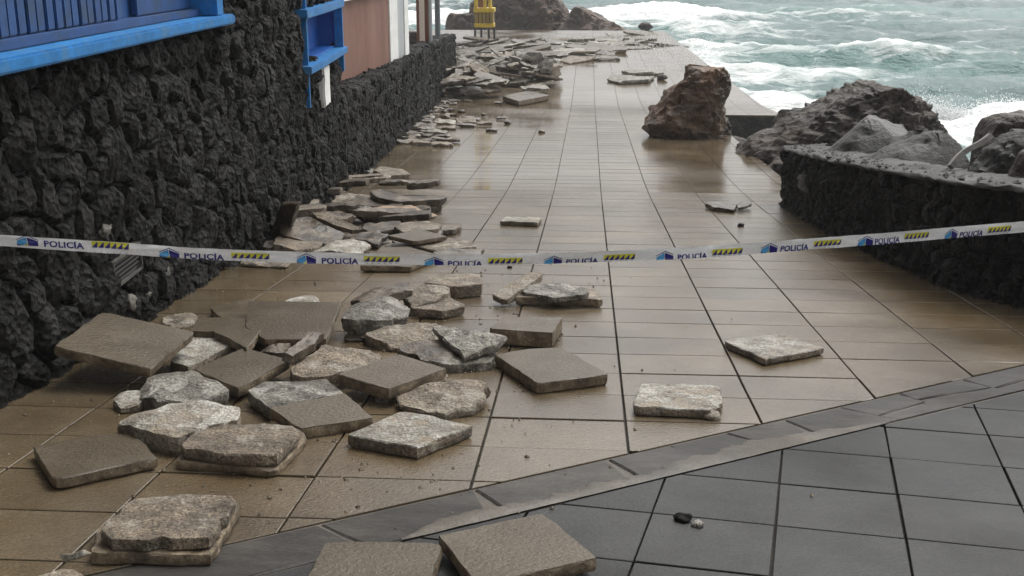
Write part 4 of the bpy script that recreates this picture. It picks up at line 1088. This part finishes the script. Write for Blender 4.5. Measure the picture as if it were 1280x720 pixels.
# mortar crumbs and grit round the rubble
CV, CF = [], []
OCT = [(1, 0, 0), (-1, 0, 0), (0, 1, 0), (0, -1, 0), (0, 0, 1), (0, 0, -1)]
OF = [(0, 2, 4), (2, 1, 4), (1, 3, 4), (3, 0, 4), (2, 0, 5), (1, 2, 5), (3, 1, 5), (0, 3, 5)]
for i in range(2400):
    z = rg.random()
    if z < .55: px, py = rg.gauss(330, 150), rg.gauss(480, 70)
    elif z < .7: px, py = rg.gauss(640, 60), rg.gauss(410, 45)
    elif z < .85: px, py = rg.gauss(440, 80), rg.gauss(290, 28)
    else: px, py = rg.gauss(420, 220), rg.uniform(260, 690)
    if not (215 < py < 715): continue
    g = at(px, py)
    if g.x < xw(g.y) + .08 or g.x > 2.2: continue
    r = .002 + .009 * rg.random() ** 3; k = len(CV)
    for o3 in OCT: CV.append(g + Vector((o3[0] * r * rg.uniform(.6, 1.3), o3[1] * r * rg.uniform(.6, 1.3), o3[2] * r * rg.uniform(.5, .9) + r * .4)))
    CF += [tuple(q + k for q in f) for f in OF]
tag(mesh_obj('mortar_crumbs', CV, CF, M['edge']), kind='stuff')

# the far heap and the scatter beyond it
rg = random.Random(23)
HEAP = 'slabs heaped at the far end of the low wall'
p = [at(585, 126, .12), at(640, 117, .12), at(686, 119, .12), at(648, 127, .12)]
slab([(628, 120, .14), (660, 113, .14), (687, 119, .14), (648, 126, .14)], .13, 'smooth', 'large flat slab at the near right corner of the far heap', group=HEAP)
slab([(541, 66, .5), (548, 77, .5), (547, 108, .05), (541, 110, .05)], .08, 'tan', 'slab standing upright against the end of the low wall', group=HEAP)
def heap_h(x, y, cx, cy, rx, ry, h): return h * max(0, 1 - ((x - cx) / rx) ** 2 - ((y - cy) / ry) ** 2)
cnt = 0
for px, py, L, yaw, sty in [(560, 121, 1.0, .1, 'tan'), (605, 122, .9, .05, 'tan'), (590, 115, 1.1, -.1, 'tan'), (575, 108, .9, .1, 'white'), (640, 108, 1.0, -.35, 'brown'), (672, 109, 1.1, -.2, 'brown'), (655, 100, 1.0, -.5, 'brown'), (668, 117, .8, .2, 'grey')]:
    c = at(px, py) + Vector((0, 0, rg.uniform(.12, .25)))
    flat_slab(c, yaw, rg.uniform(-.1, .25), rg.uniform(-.15, .15), L, .6, .09, sty, 'broad ' + CN[sty] + ' slab %s in the front rows of the far heap' % ('against the wall' if px < 580 else 'beside the large flat slab' if py > 110 else 'leaning outward'), 'paving slab', HEAP, 'broken_slab', rg)
for i in range(215):
    px, py = rg.uniform(546, 690), rg.uniform(66, 126)
    if px > 625 and py > 110: py -= 18
    g = at(px, py)
    if g.x < xw(g.y) + .25: g.x = xw(g.y) + rg.uniform(.3, .9)
    hh = heap_h(g.x, g.y, xw(32) + 1.3, 33.0, 2.9, 9, .72)
    big = rg.random()
    L = rg.uniform(.35, 1.0); W = rg.uniform(.22, .5)
    tx = rg.uniform(-.2, .45); ty = rg.gauss(0, .16)
    if big < .3: tx = rg.uniform(.35, 1.15); ty = rg.uniform(-.7, .7)
    c = g + Vector((0, 0, .07 + rg.uniform(.3, 1) * hh))
    flat_slab(c, rg.uniform(-.8, .8), tx, ty, L, W, rg.uniform(.05, .09), sty := rg.choice(['tan', 'tan', 'grey', 'brown', 'brown', 'smooth', 'white']), heap_label(px, py, max(abs(tx), abs(ty)), sty, L), 'paving slab', HEAP, 'broken_slab', rg)
for i in range(62):
    px = rg.uniform(585, 760); py = rg.uniform(52, 84)
    if py > 76 and px > 700: py -= 18
    g = at(px, py)
    L = rg.uniform(.7, 1.7); W = rg.uniform(.4, .8)
    flat_slab(g + Vector((0, 0, rg.uniform(.08, .3))), rg.uniform(-.5, .5), rg.uniform(-.1, .25), rg.gauss(0, .12), L, W, rg.uniform(.07, .12), sty := rg.choice(['tan', 'brown', 'brown', 'grey', 'smooth', 'white']), scat_label(px, py, sty, L), 'paving slab', 'slabs scattered on the far promenade', 'broken_slab', rg)
for i in range(22):
    px = rg.uniform(690, 835); py = rg.uniform(42, 62)
    g = at(px, py)
    flat_slab(g + Vector((0, 0, .08)), rg.uniform(-.4, .4), rg.uniform(-.05, .2), rg.gauss(0, .08), rg.uniform(.8, 2.0), rg.uniform(.5, .9), .1, rg.choice(['brown', 'grey', 'brown']), 'wet slab near the seaward corner of the promenade', 'paving slab', 'wet slabs by the seaward corner', 'broken_slab', rg)
slab([(700, 74, .1), (722, 66, .14), (745, 66, .14), (742, 72, .12), (712, 77, .1)], .12, 'tan', 'long pale slab at the right end of the far scatter')
slab([(759, 97, .12), (765, 94, .12), (818, 93, .12), (812, 99, .12), (775, 101, .12)], .11, 'grey', 'front one of two long slabs lying apart left of the upright boulder')
slab([(777, 88, .12), (788, 85, .12), (828, 86, .12), (830, 89, .12), (790, 91, .12)], .11, 'grey', 'rear one of two long slabs lying apart left of the upright boulder')

# ------------------------------------------------------------------ police tape
TP = [(-60, 298), (0, 300.5), (80, 306), (160, 311), (230, 316), (330, 320.5), (440, 323.3), (560, 324.8), (640, 324), (760, 320.5), (880, 314.8), (1000, 306), (1100, 298.5), (1200, 290), (1280, 283.5), (1340, 278.5)]
def tz(px): return 1 / (.2395 - .0000495 * px)
ctr = [at_s(x, y, tz(x)) for x, y in TP]
hw = [15.0 * tz(x) / F / 2 for x, y in TP]
# ends tied off at the two walls
e0 = Vector((xw(ctr[0].y - .3) + .08, ctr[0].y - .35, ctr[0].z + .03)); e1 = Vector((RW[0].x - .02, RW[0].y - 1.0, ctr[-1].z + .06))
e1 = ctr[-1] + (ctr[-1] - ctr[-2]).normalized() * 1.0
PTS = [e0] + ctr + [e1]; HW = [hw[0]] + hw + [hw[-1]]
def cat(p0, p1, p2, p3, t): return .5 * ((2 * p1) + (p2 - p0) * t + (2 * p0 - 5 * p1 + 4 * p2 - p3) * t * t + (3 * p1 - p0 - 3 * p2 + p3) * t ** 3)
TC, TWd = [], []
for i in range(len(PTS) - 1):
    for k in range(16):
        t = k / 16; g = lambda j: PTS[max(0, min(len(PTS) - 1, j))]
        TC.append(cat(g(i - 1), g(i), g(i + 1), g(i + 2), t)); TWd.append(HW[i] + (HW[i + 1] - HW[i]) * t)
TC.append(PTS[-1]); TWd.append(HW[-1])
ss = [0.0]
for a, b in zip(TC, TC[1:]): ss.append(ss[-1] + (b - a).length)
def tape_pt(s, v, off=0.0):
    """s metres along, v -1..1 across, off in front"""
    i = 0
    lo, hi = 0, len(ss) - 2
    while lo < hi:
        m = (lo + hi + 1) // 2
        if ss[m] <= s: lo = m
        else: hi = m - 1
    i = lo; t = (s - ss[i]) / (ss[i + 1] - ss[i]); p = TC[i] + (TC[i + 1] - TC[i]) * t; wd = TWd[i] + (TWd[i + 1] - TWd[i]) * t
    d = (TC[i + 1] - TC[i]).normalized(); f = d.cross(Vector((0, 0, 1))).normalized()   # towards the viewer's side
    tilt = .12 + .35 * noise.noise(Vector((s * 1.6, 3, 0))); up = (Vector((0, 0, 1)) + f * tilt).normalized()
    nrm = up.cross(d).normalized()
    if nrm.dot(f) < 0: nrm = -nrm
    cup = .006 * (1 - v * v) * noise.noise(Vector((s * 2.1, 9, 0))) + .0035 * noise.noise(Vector((s * 9, v * 2, 4))) + .0025 * noise.noise(Vector((s * 23, v * 3, 8)))
    return p + up * (v * wd) + nrm * (off + cup)
V, Fc = [], []; n = 760; NV = 6
for i in range(n + 1):
    s = ss[-1] * i / n
    for k in range(NV + 1): V.append(tape_pt(s, -1 + 2 * k / NV))
    if i:
        k0 = len(V) - 2 * (NV + 1)
        for k in range(NV): Fc.append((k0 + k, k0 + NV + 1 + k, k0 + NV + 2 + k, k0 + k + 1))
tape = tag(mesh_obj('barrier_tape', V, Fc, M['tape'], smooth=True), 'white police tape with blue lettering stretched across the promenade', 'barrier tape')
def s_of_px(px):
    best = min(range(len(TC)), key=lambda i: abs((to_px(TC[i]) or (1e9, 0))[0] - px))
    lo, hi = max(0, best - 1), min(len(TC) - 1, best + 1)
    a, b = to_px(TC[lo])[0], to_px(TC[hi])[0]
    return ss[lo] + (ss[hi] - ss[lo]) * (px - a) / (b - a)
fc = bpy.data.curves.new('lettering', 'FONT'); fc.body = 'POLICÍA'; fc.size = 1; fc.offset = .036; fc.resolution_u = 3; fc.space_character = 1.08
fo = bpy.data.objects.new('lettering_source', fc); COL.objects.link(fo)
bpy.context.view_layer.update()
me0 = fo.evaluated_get(bpy.context.evaluated_depsgraph_get()).to_mesh()
tv = np.array([v.co[:] for v in me0.vertices]); tf = [tuple(p.vertices) for p in me0.polygons]
fo.evaluated_get(bpy.context.evaluated_depsgraph_get()).to_mesh_clear(); bpy.data.objects.remove(fo)
tw = tv[:, 0].max() - tv[:, 0].min(); tx0 = tv[:, 0].min()
CAPH = .70
tv[:, 1] = np.where(tv[:, 1] > CAPH * .82, CAPH * .82 + (tv[:, 1] - CAPH * .82) * .6, tv[:, 1])  # accent kept inside the cap height
def tape_print(name, V2, F2, m, cut=None, mi=None, lift=.0016):
    """V2 in (s, v) tape coordinates; cut = (low, high) limits of v where the print runs off the fold"""
    bm = bmesh.new(); vs = [bm.verts.new((x, y, 0)) for x, y in V2]
    for i, f in enumerate(F2):
        try:
            fa = bm.faces.new([vs[k] for k in f])
            if mi: fa.material_index = mi[i]
        except ValueError: pass
    bmesh.ops.bisect_plane(bm, geom=bm.verts[:] + bm.edges[:] + bm.faces[:], plane_co=(0, -.985, 0), plane_no=(0, 1, 0), clear_inner=True)
    bmesh.ops.bisect_plane(bm, geom=bm.verts[:] + bm.edges[:] + bm.faces[:], plane_co=(0, .985, 0), plane_no=(0, -1, 0), clear_inner=True)
    a0, a1 = min(v.co.x for v in bm.verts), max(v.co.x for v in bm.verts); q = a0 + .008
    while q < a1:
        bmesh.ops.bisect_plane(bm, geom=bm.verts[:] + bm.edges[:] + bm.faces[:], plane_co=(q, 0, 0), plane_no=(1, 0, 0)); q += .008
    for q in (-.667, -.333, 0, .333, .667):
        bmesh.ops.bisect_plane(bm, geom=bm.verts[:] + bm.edges[:] + bm.faces[:], plane_co=(0, q, 0), plane_no=(0, 1, 0))
    for v in bm.verts: v.co = tape_pt(v.co.x, v.co.y, lift)
    bmesh.ops.recalc_face_normals(bm, faces=bm.faces[:])
    me = bpy.data.meshes.new(name); bm.to_mesh(me); bm.free()
    for q in (m if isinstance(m, (list, tuple)) else [m]): me.materials.append(q)
    o = bpy.data.objects.new(name, me); COL.objects.link(o); o.parent = tape
    return o
def grid_poly(pts, nx=1): return pts
INST = [(20, 48, 55, 105, 115, 162, 'low'), (198, 224, 230, 280, 289, 337, 'mid'), (370, 395, 402, 448, 455, 500, 'mid'), (530, 555, 560, 603, 610, 653, 'fold'), (680, 703, 708, 748, 755, 794, 'fold'), (820, 842, 847, 884, 890, 928, 'fold'),
        (951, 972, 976, 1011, 1017, 1051, 'mid'), (1072, 1092, 1094, 1126, 1131, 1161, 'mid'), (1181, 1197, 1200, 1229, 1234, 1263, 'mid')]
for l0, l1, t0, t1, b0, b1, md in INST:
    sh = {'low': .38, 'mid': -.10, 'fold': -.30}[md]      # where the print sits on the folded strip
    sl0, sl1, st0, st1, sb0, sb1 = [s_of_px(v) for v in (l0, l1, t0, t1, b0, b1)]
    # lettering
    Hh = 1.05 if md != 'fold' else 1.0
    low = -.95 + sh + .05
    vv = [(st0 + (x - tx0) / tw * (st1 - st0), low + .05 + y / CAPH * Hh) for x, y, z in tv]
    tape_print('lettering', vv, tf, M['navy'])
    # emblem: a roof over a light blue and a dark blue side
    u = lambda a: sl0 + (sl1 - sl0) * a
    vq = lambda b: low - .1 + b * 1.75
    E = [(u(.02), vq(.55)), (u(.52), vq(.98)), (u(1.0), vq(.60)), (u(1.0), vq(.66)), (u(.52), vq(1.06)), (u(.02), vq(.62)),          # roof line
         (u(.06), vq(.48)), (u(.46), vq(.86)), (u(.50), vq(.30)), (u(.30), vq(.02)), (u(.02), vq(.22)),                            # light side
         (u(.50), vq(.87)), (u(.99), vq(.52)), (u(.99), vq(.05)), (u(.54), vq(.05)),                                              # dark side
         (u(.04), vq(.20)), (u(.28), vq(.0)), (u(.04), vq(.0)),
         (u(.34), vq(.02)), (u(.52), vq(.30)), (u(.52), vq(.02))]
    Ff = [(0, 1, 4, 5), (1, 2, 3, 4), (6, 7, 8, 9, 10), (11, 12, 13, 14), (15, 16, 17), (18, 19, 20)]
    tape_print('emblem', E, Ff, [M['navy'], M['cyan'], M['print_yellow']], mi=[0, 0, 1, 0, 0, 2])
    # striped block: yellow band with leaning dark wedges
    top_, mid_, bot_ = low + 1.5, low + .62, low + .25
    if md == 'low': top_, mid_, bot_ = .95, .0, -.85
    tape_print('stripe_band', [(sb0, mid_ + .02), (sb1, mid_ + .02), (sb1, top_), (sb0, top_)], [(0, 1, 2, 3)], M['print_yellow'])
    VV, FFi, mi = [], [], []
    nst = 6; du = (sb1 - sb0) / nst
    for k in range(nst):
        x = sb0 + k * du; q = len(VV)
        VV += [(x + .0 * du, mid_ - .10), (x + .82 * du, mid_ - .10), (x + .96 * du, top_ - .14), (x + .80 * du, top_ - .14)]
        FFi.append((q, q + 1, q + 2, q + 3))
        q = len(VV)
        VV += [(x + .3 * du, bot_ - .05), (x + .55 * du, bot_ - .05), (x + .55 * du, bot_ + .02), (x + .3 * du, bot_ + .02)]
        FFi.append((q, q + 1, q + 2, q + 3))
    tape_print('stripe_wedges', VV, FFi, M['navy'], lift=.0026)

# ------------------------------------------------------------------ yellow frame and headland
yt = at(605, 50); ang = R(YAW)
tw_ = tag(empty('yellow_tower'), 'yellow metal tower with two pale yellow uprights at the far end of the promenade', 'tower')
Zb = zg(yt.y)
def loc(px, dy=0.0): 
    p = at_s(px, 45, (yt - CAM).dot(CR @ Vector((0, 0, -1)))); return p.x, yt.y + dy
for px, dy in ((594, .0), (600, .7), (611, .05), (616.5, .7)):
    x, y = loc(px, dy); tube('leg', (x, y, Zb - .02), (x, y, Zb + .62), .055, .05, M['black_leg'], tw_, 8)
x0, y0 = loc(593); x1, _ = loc(617.5)
zP = lambda py: at_s(605, py, (yt - CAM).dot(CR @ Vector((0, 0, -1)))).z
box('lower_panel', (x0, y0 - .05, zP(34)), (x1, y0 + .8, zP(29)), M['yellow'], tw_, .02)
for k in range(5):
    xa = x0 + .02 + (x1 - x0 - .04) * k / 5; box('side_panel', (xa + .012, y0 - .03, zP(28.8)), (xa + (x1 - x0 - .04) / 5 - .012, y0 + .75, zP(15.3)), M['ochre'], tw_, .015)
box('upper_rail', (x0 - .03, y0 - .06, zP(15)), (x1 + .02, y0 + .82, zP(9.5)), M['yellow'], tw_, .02)
for pa, pb, r in ((595, 596, .085), (606.5, 604.5, .075), (613, 609.5, .09)):
    xa, ya_ = loc(pa, .1); xb, _ = loc(pb, .1)
    tube('upright', (xa, ya_, zP(9.4)), (xb, ya_ + .1, zP(-28)), r, r, M['yellow'], tw_, 8)
xa, _ = loc(598); xb, _ = loc(604)
box('rear_board', (xa, y0 + .35, zP(9.3)), (xb, y0 + .45, zP(-26)), M['rust'], tw_)
profile_rock('headland', [(42, 572, 760), (38, 574, 742), (30, 582, 722), (22, 588, 712), (12, 586, 709), (2, 590, 702), (-8, 598, 690), (-16, 612, 676), (-20, 630, 660)], 74, M['headland'], 'high reddish brown headland rock beyond the end of the promenade', 'headland', .7, 31, .06, 4.0, 80, 170, sink=1.5, octs=8, facets=8)
profile_rock('sea_rock', [(42, 690, 800), (38, 696, 786), (32, 702, 772), (26, 706, 762), (20, 708, 750), (14, 712, 738), (11, 716, 730)], 71, M['headland'], 'lower dark rock with white wash on the right foot of the headland', 'rock', .7, 37, .07, 2.4, 40, 90, sink=1.5, octs=7)
profile_rock('sea_rock', [(42, 556, 600), (36, 557, 598), (28, 558, 596), (20, 560, 594), (17, 562, 592)], 72, M['headland'], 'low dark rocks in the sea left of the yellow tower', 'rock', .7, 41, .1, 2.0, 30, 60, sink=1.5)
profile_rock('sea_rock', [(38, 498, 520), (35, 500, 516), (33, 503, 513)], 80, M['headland'], 'tiny dark rock in the foam left of the porch column', 'rock', .7, 45, .1, 2.0, 14, 30, sink=1.5)

# ------------------------------------------------------------------ the sea
rs_ = np.random.RandomState(4)
LAT = rs_.rand(256, 256)
def vnoise(x, y):
    xi = np.floor(x).astype(int); yi = np.floor(y).astype(int); fx, fy = x - xi, y - yi
    fx = fx * fx * (3 - 2 * fx); fy = fy * fy * (3 - 2 * fy)
    g = lambda a, b: LAT[a % 256, b % 256]
    return (g(xi, yi) * (1 - fx) + g(xi + 1, yi) * fx) * (1 - fy) + (g(xi, yi + 1) * (1 - fx) + g(xi + 1, yi + 1) * fx) * fy
def fbm(x, y, o=5):
    v = 0; a = .5
    for i in range(o): v = v + a * vnoise(x * 2 ** i + 17 * i, y * 2 ** i + 31 * i); a *= .5
    return v
NR, NC = 560, 520
rad = 20 * (3000 / 20) ** (np.linspace(0, 1, NR) ** 1.25)
ang_ = np.radians(np.linspace(-40, 48, NC))
RR, AA = np.meshgrid(rad, ang_, indexing='ij')
SX, SY = RR * np.sin(AA), RR * np.cos(AA)
wx = SX + 5 * (fbm(SX * .05, SY * .05) - .5); wy = SY + 9 * (fbm(SX * .04 + 9, SY * .04) - .5)
fade = np.clip(1.3 - RR / 500, .15, 1)
Z = .30 * np.sin(wy * 2 * np.pi / 9.5 + wx * .10) + .20 * np.sin(wy * 2 * np.pi / 5.3 - wx * .25 + 1) + .9 * (fbm(SX * .16, SY * .28, 5) - .5) + .5 * (fbm(SX * .6, SY * .9, 4) - .5)
Z = Z * fade
foam = np.zeros_like(SX)
crest = Z - .28
foam += np.clip(crest * 1.0, 0, .35)
def blob(px, py, rx, ry, amt, ridge=0.0):
    """a patch of white water centred where the sea is seen there, sized in metres"""
    global foam, Z
    p = at_z(px, py, SEA)
    nx_ = (fbm(SX * .15 + 3, SY * .15) - .5) * rx * .9; ny_ = (fbm(SX * .13, SY * .13 + 8) - .5) * ry * 1.4
    d = ((SX - p.x + nx_) / rx) ** 2 + ((SY - p.y + ny_) / ry) ** 2
    k = np.exp(-d * 1.1)
    foam += amt * k; Z += ridge * k
for b in [(790, 26, 8, 6, 1.05, .9), (850, 30, 6, 7, .7, .5), (900, 20, 6, 7, .45, .4), (880, 45, 4, 6, .6, .3), (855, 75, 3.5, 7, .8, .3), (940, 68, 4, 1.8, .42, .3), (985, 72, 2.5, 1.6, .25, .2), (965, 138, 1.7, 3.2, 1.1, .2), (1010, 22, 6, 6, .3, .2), (1130, 78, 3.2, 1.6, .36, .25),
          (1220, 88, 4.5, 1.4, .36, .35), (1100, 72, 2.5, 4, .42, .2), (1180, 165, 2.2, 2.2, 1.1, .3), (1235, 160, 2.0, 1.6, 1.1, .4), (1290, 155, 2, 1.6, .9, .3), (515, 28, 5, 14, 1.1, .2), (500, 10, 9, 20, .35, 0), (740, 33, 5, 6, 1.2, .2), (1265, 60, 4, 2, .3, .3),
          (1040, 70, 3, 3, .35, .1), (1060, 100, 5, 1.6, .32, .2), (1000, 100, 5, 2.5, .4, .2), (920, 105, 3, 5, .5, .1), (965, 50, 8, 3, .35, .4), (1090, 25, 9, 5, .18, .1)]: blob(*b)
Z = Z + np.where(foam > .5, (fbm(SX * 1.1, SY * 1.1, 4) - .5) * .5, 0)
foam = np.clip(foam, 0, 1.2)
V = np.stack([SX.ravel(), SY.ravel(), (SEA + Z).ravel()], 1)
idx = np.arange(NR * NC).reshape(NR, NC)
Q = np.stack([idx[:-1, :-1], idx[:-1, 1:], idx[1:, 1:], idx[1:, :-1]], -1).reshape(-1, 4)
me = bpy.data.meshes.new('sea')
me.vertices.add(len(V)); me.vertices.foreach_set('co', V.ravel())
me.loops.add(Q.size); me.loops.foreach_set('vertex_index', Q[:, ::-1].ravel().astype(np.int32))
me.polygons.add(len(Q)); me.polygons.foreach_set('loop_start', np.arange(0, Q.size, 4, dtype=np.int32)); me.polygons.foreach_set('loop_total', np.full(len(Q), 4, np.int32))
me.polygons.foreach_set('use_smooth', np.ones(len(Q), bool))
me.update(); me.validate()
at_ = me.attributes.new('foam', 'FLOAT', 'POINT'); at_.data.foreach_set('value', foam.ravel().astype(np.float32))
seam = bpy.data.materials.new('sea water'); seam.use_nodes = True
n = seam.node_tree.nodes; L = seam.node_tree.links; b = n['Principled BSDF']
atr = n.new('ShaderNodeAttribute'); atr.attribute_name = 'foam'
tc = n.new('ShaderNodeTexCoord'); mp = n.new('ShaderNodeMapping'); mp.inputs['Scale'].default_value = (.6, 1, 1); L.new(tc.outputs['Object'], mp.inputs[0])
n1 = n.new('ShaderNodeTexNoise'); n1.inputs['Scale'].default_value = .55; n1.inputs['Detail'].default_value = 9; n1.inputs['Roughness'].default_value = .66; n1.inputs['Distortion'].default_value = 1.4; L.new(mp.outputs[0], n1.inputs['Vector'])
n2 = n.new('ShaderNodeTexNoise'); n2.inputs['Scale'].default_value = .05; n2.inputs['Detail'].default_value = 4; L.new(mp.outputs[0], n2.inputs['Vector'])
ad = n.new('ShaderNodeMath'); ad.operation = 'MULTIPLY_ADD'; ad.inputs[1].default_value = .42; L.new(atr.outputs['Fac'], ad.inputs[0]); L.new(n1.outputs['Fac'], ad.inputs[2])
mrf = n.new('ShaderNodeMapRange'); mrf.inputs['From Min'].default_value = .64; mrf.inputs['From Max'].default_value = .90; L.new(ad.outputs[0], mrf.inputs['Value'])
cw = n.new('ShaderNodeValToRGB'); cw.color_ramp.elements[0].position = .35; cw.color_ramp.elements[0].color = (.037, .092, .092, 1); cw.color_ramp.elements[1].position = .65; cw.color_ramp.elements[1].color = (.05, .155, .137, 1); L.new(n2.outputs['Fac'], cw.inputs[0])
mx = n.new('ShaderNodeMix'); mx.data_type = 'RGBA'; mx.inputs['B'].default_value = (.78, .80, .79, 1); L.new(mrf.outputs[0], mx.inputs['Factor']); L.new(cw.outputs[0], mx.inputs['A']); L.new(mx.outputs['Result'], b.inputs['Base Color'])
mrr = n.new('ShaderNodeMapRange'); mrr.inputs['To Min'].default_value = .12; mrr.inputs['To Max'].default_value = .8; L.new(mrf.outputs[0], mrr.inputs['Value']); L.new(mrr.outputs[0], b.inputs['Roughness'])
b.inputs['IOR'].default_value = 1.33; b.inputs['Specular IOR Level'].default_value = .35
n3 = n.new('ShaderNodeTexNoise'); n3.inputs['Scale'].default_value = 1.6; n3.inputs['Detail'].default_value = 6; n3.inputs['Roughness'].default_value = .6; L.new(mp.outputs[0], n3.inputs['Vector'])
bp = n.new('ShaderNodeBump'); bp.inputs['Strength'].default_value = .9; bp.inputs['Distance'].default_value = .35; L.new(n3.outputs['Fac'], bp.inputs['Height']); L.new(bp.outputs[0], b.inputs['Normal'])
me.materials.append(seam)
sea = bpy.data.objects.new('sea', me); COL.objects.link(sea); tag(sea, kind='structure')

# splashes: drops of white water thrown up where waves hit
M['spray'] = bpy.data.materials.new('white water'); M['spray'].use_nodes = True
n = M['spray'].node_tree.nodes; L = M['spray'].node_tree.links
d1 = n.new('ShaderNodeBsdfDiffuse'); d2 = n.new('ShaderNodeBsdfTranslucent'); mxs = n.new('ShaderNodeMixShader')
for q in (d1, d2): q.inputs[0].default_value = (.9, .91, .91, 1)
L.new(d1.outputs[0], mxs.inputs[1]); L.new(d2.outputs[0], mxs.inputs[2]); L.new(mxs.outputs[0], n['Material Output'].inputs[0])
def drops(name, label_kind, pts, sizes):
    base = np.array([(1, 0, 0), (-1, 0, 0), (0, 1, 0), (0, -1, 0), (0, 0, 1), (0, 0, -1)], float)
    tri = np.array([(0, 2, 4), (2, 1, 4), (1, 3, 4), (3, 0, 4), (2, 0, 5), (1, 2, 5), (3, 1, 5), (0, 3, 5)])
    P = np.array(pts); Sz = np.array(sizes)
    V = (P[:, None, :] + base[None] * Sz[:, None, None]).reshape(-1, 3)
    T = (tri[None] + 6 * np.arange(len(P))[:, None, None]).reshape(-1, 3)
    o = mesh_obj(name, V.tolist(), T.tolist(), M['spray']); return tag(o, kind='stuff')
rn = np.random.RandomState(9)
pts, sz = [], []
def fountain(px, py, n, spread, height, s0=.03, dirx=0.0):
    p = at_z(px, py, SEA)
    for i in range(n):
        h = abs(rn.normal(0, .45)) * height; f = 1 - .35 * h / max(height, .1)
        x = rn.normal(0, spread) * f + dirx * h; y = rn.normal(0, spread * .7)
        pts.append((p.x + x, p.y + y, SEA + .2 + h)); sz.append(s0 * (.4 + rn.rand() ** 2 * 1.8) * (1.2 - .6 * min(1, h / height)))
for k in range(16): fountain(1150 + rn.rand() * 140, 164 - rn.rand() * 8, 520, .35, .35 + rn.rand() * .4, .015, rn.normal(0, .2))
fountain(1152, 155, 700, .3, 1.1, .016, -.12); fountain(1172, 160, 600, .4, .8, .02, .1); fountain(1240, 150, 700, .5, .65, .015, .1); fountain(1255, 152, 600, .4, .7, .015, .3)
drops('splash', None, pts, sz)
pts, sz = [], []
for i in range(4200):
    t = rn.rand(); px = 845 + rn.normal(0, 34); py = 78 + rn.normal(0, 20) - (px - 845) * .2
    p = at_s(px, min(py, 118), 36 + rn.rand() * 12)
    if p.z < zg(p.y) + .02: continue
    pts.append(tuple(p)); sz.append(.008 + .016 * rn.rand() ** 3)
drops('sea_spray', None, pts, sz)

# ------------------------------------------------------------------ sea air
hz = bpy.data.materials.new('sea haze'); hz.use_nodes = True
n = hz.node_tree.nodes; n.remove(n['Principled BSDF'])
pv = n.new('ShaderNodeVolumePrincipled'); pv.inputs['Color'].default_value = (.93, .95, .96, 1); pv.inputs['Density'].default_value = .0011
hz.node_tree.links.new(pv.outputs[0], n['Material Output'].inputs['Volume'])
tag(box('haze', (-3200, -3200, -8.2), (3200, 3200, 9.0), hz), kind='stuff')
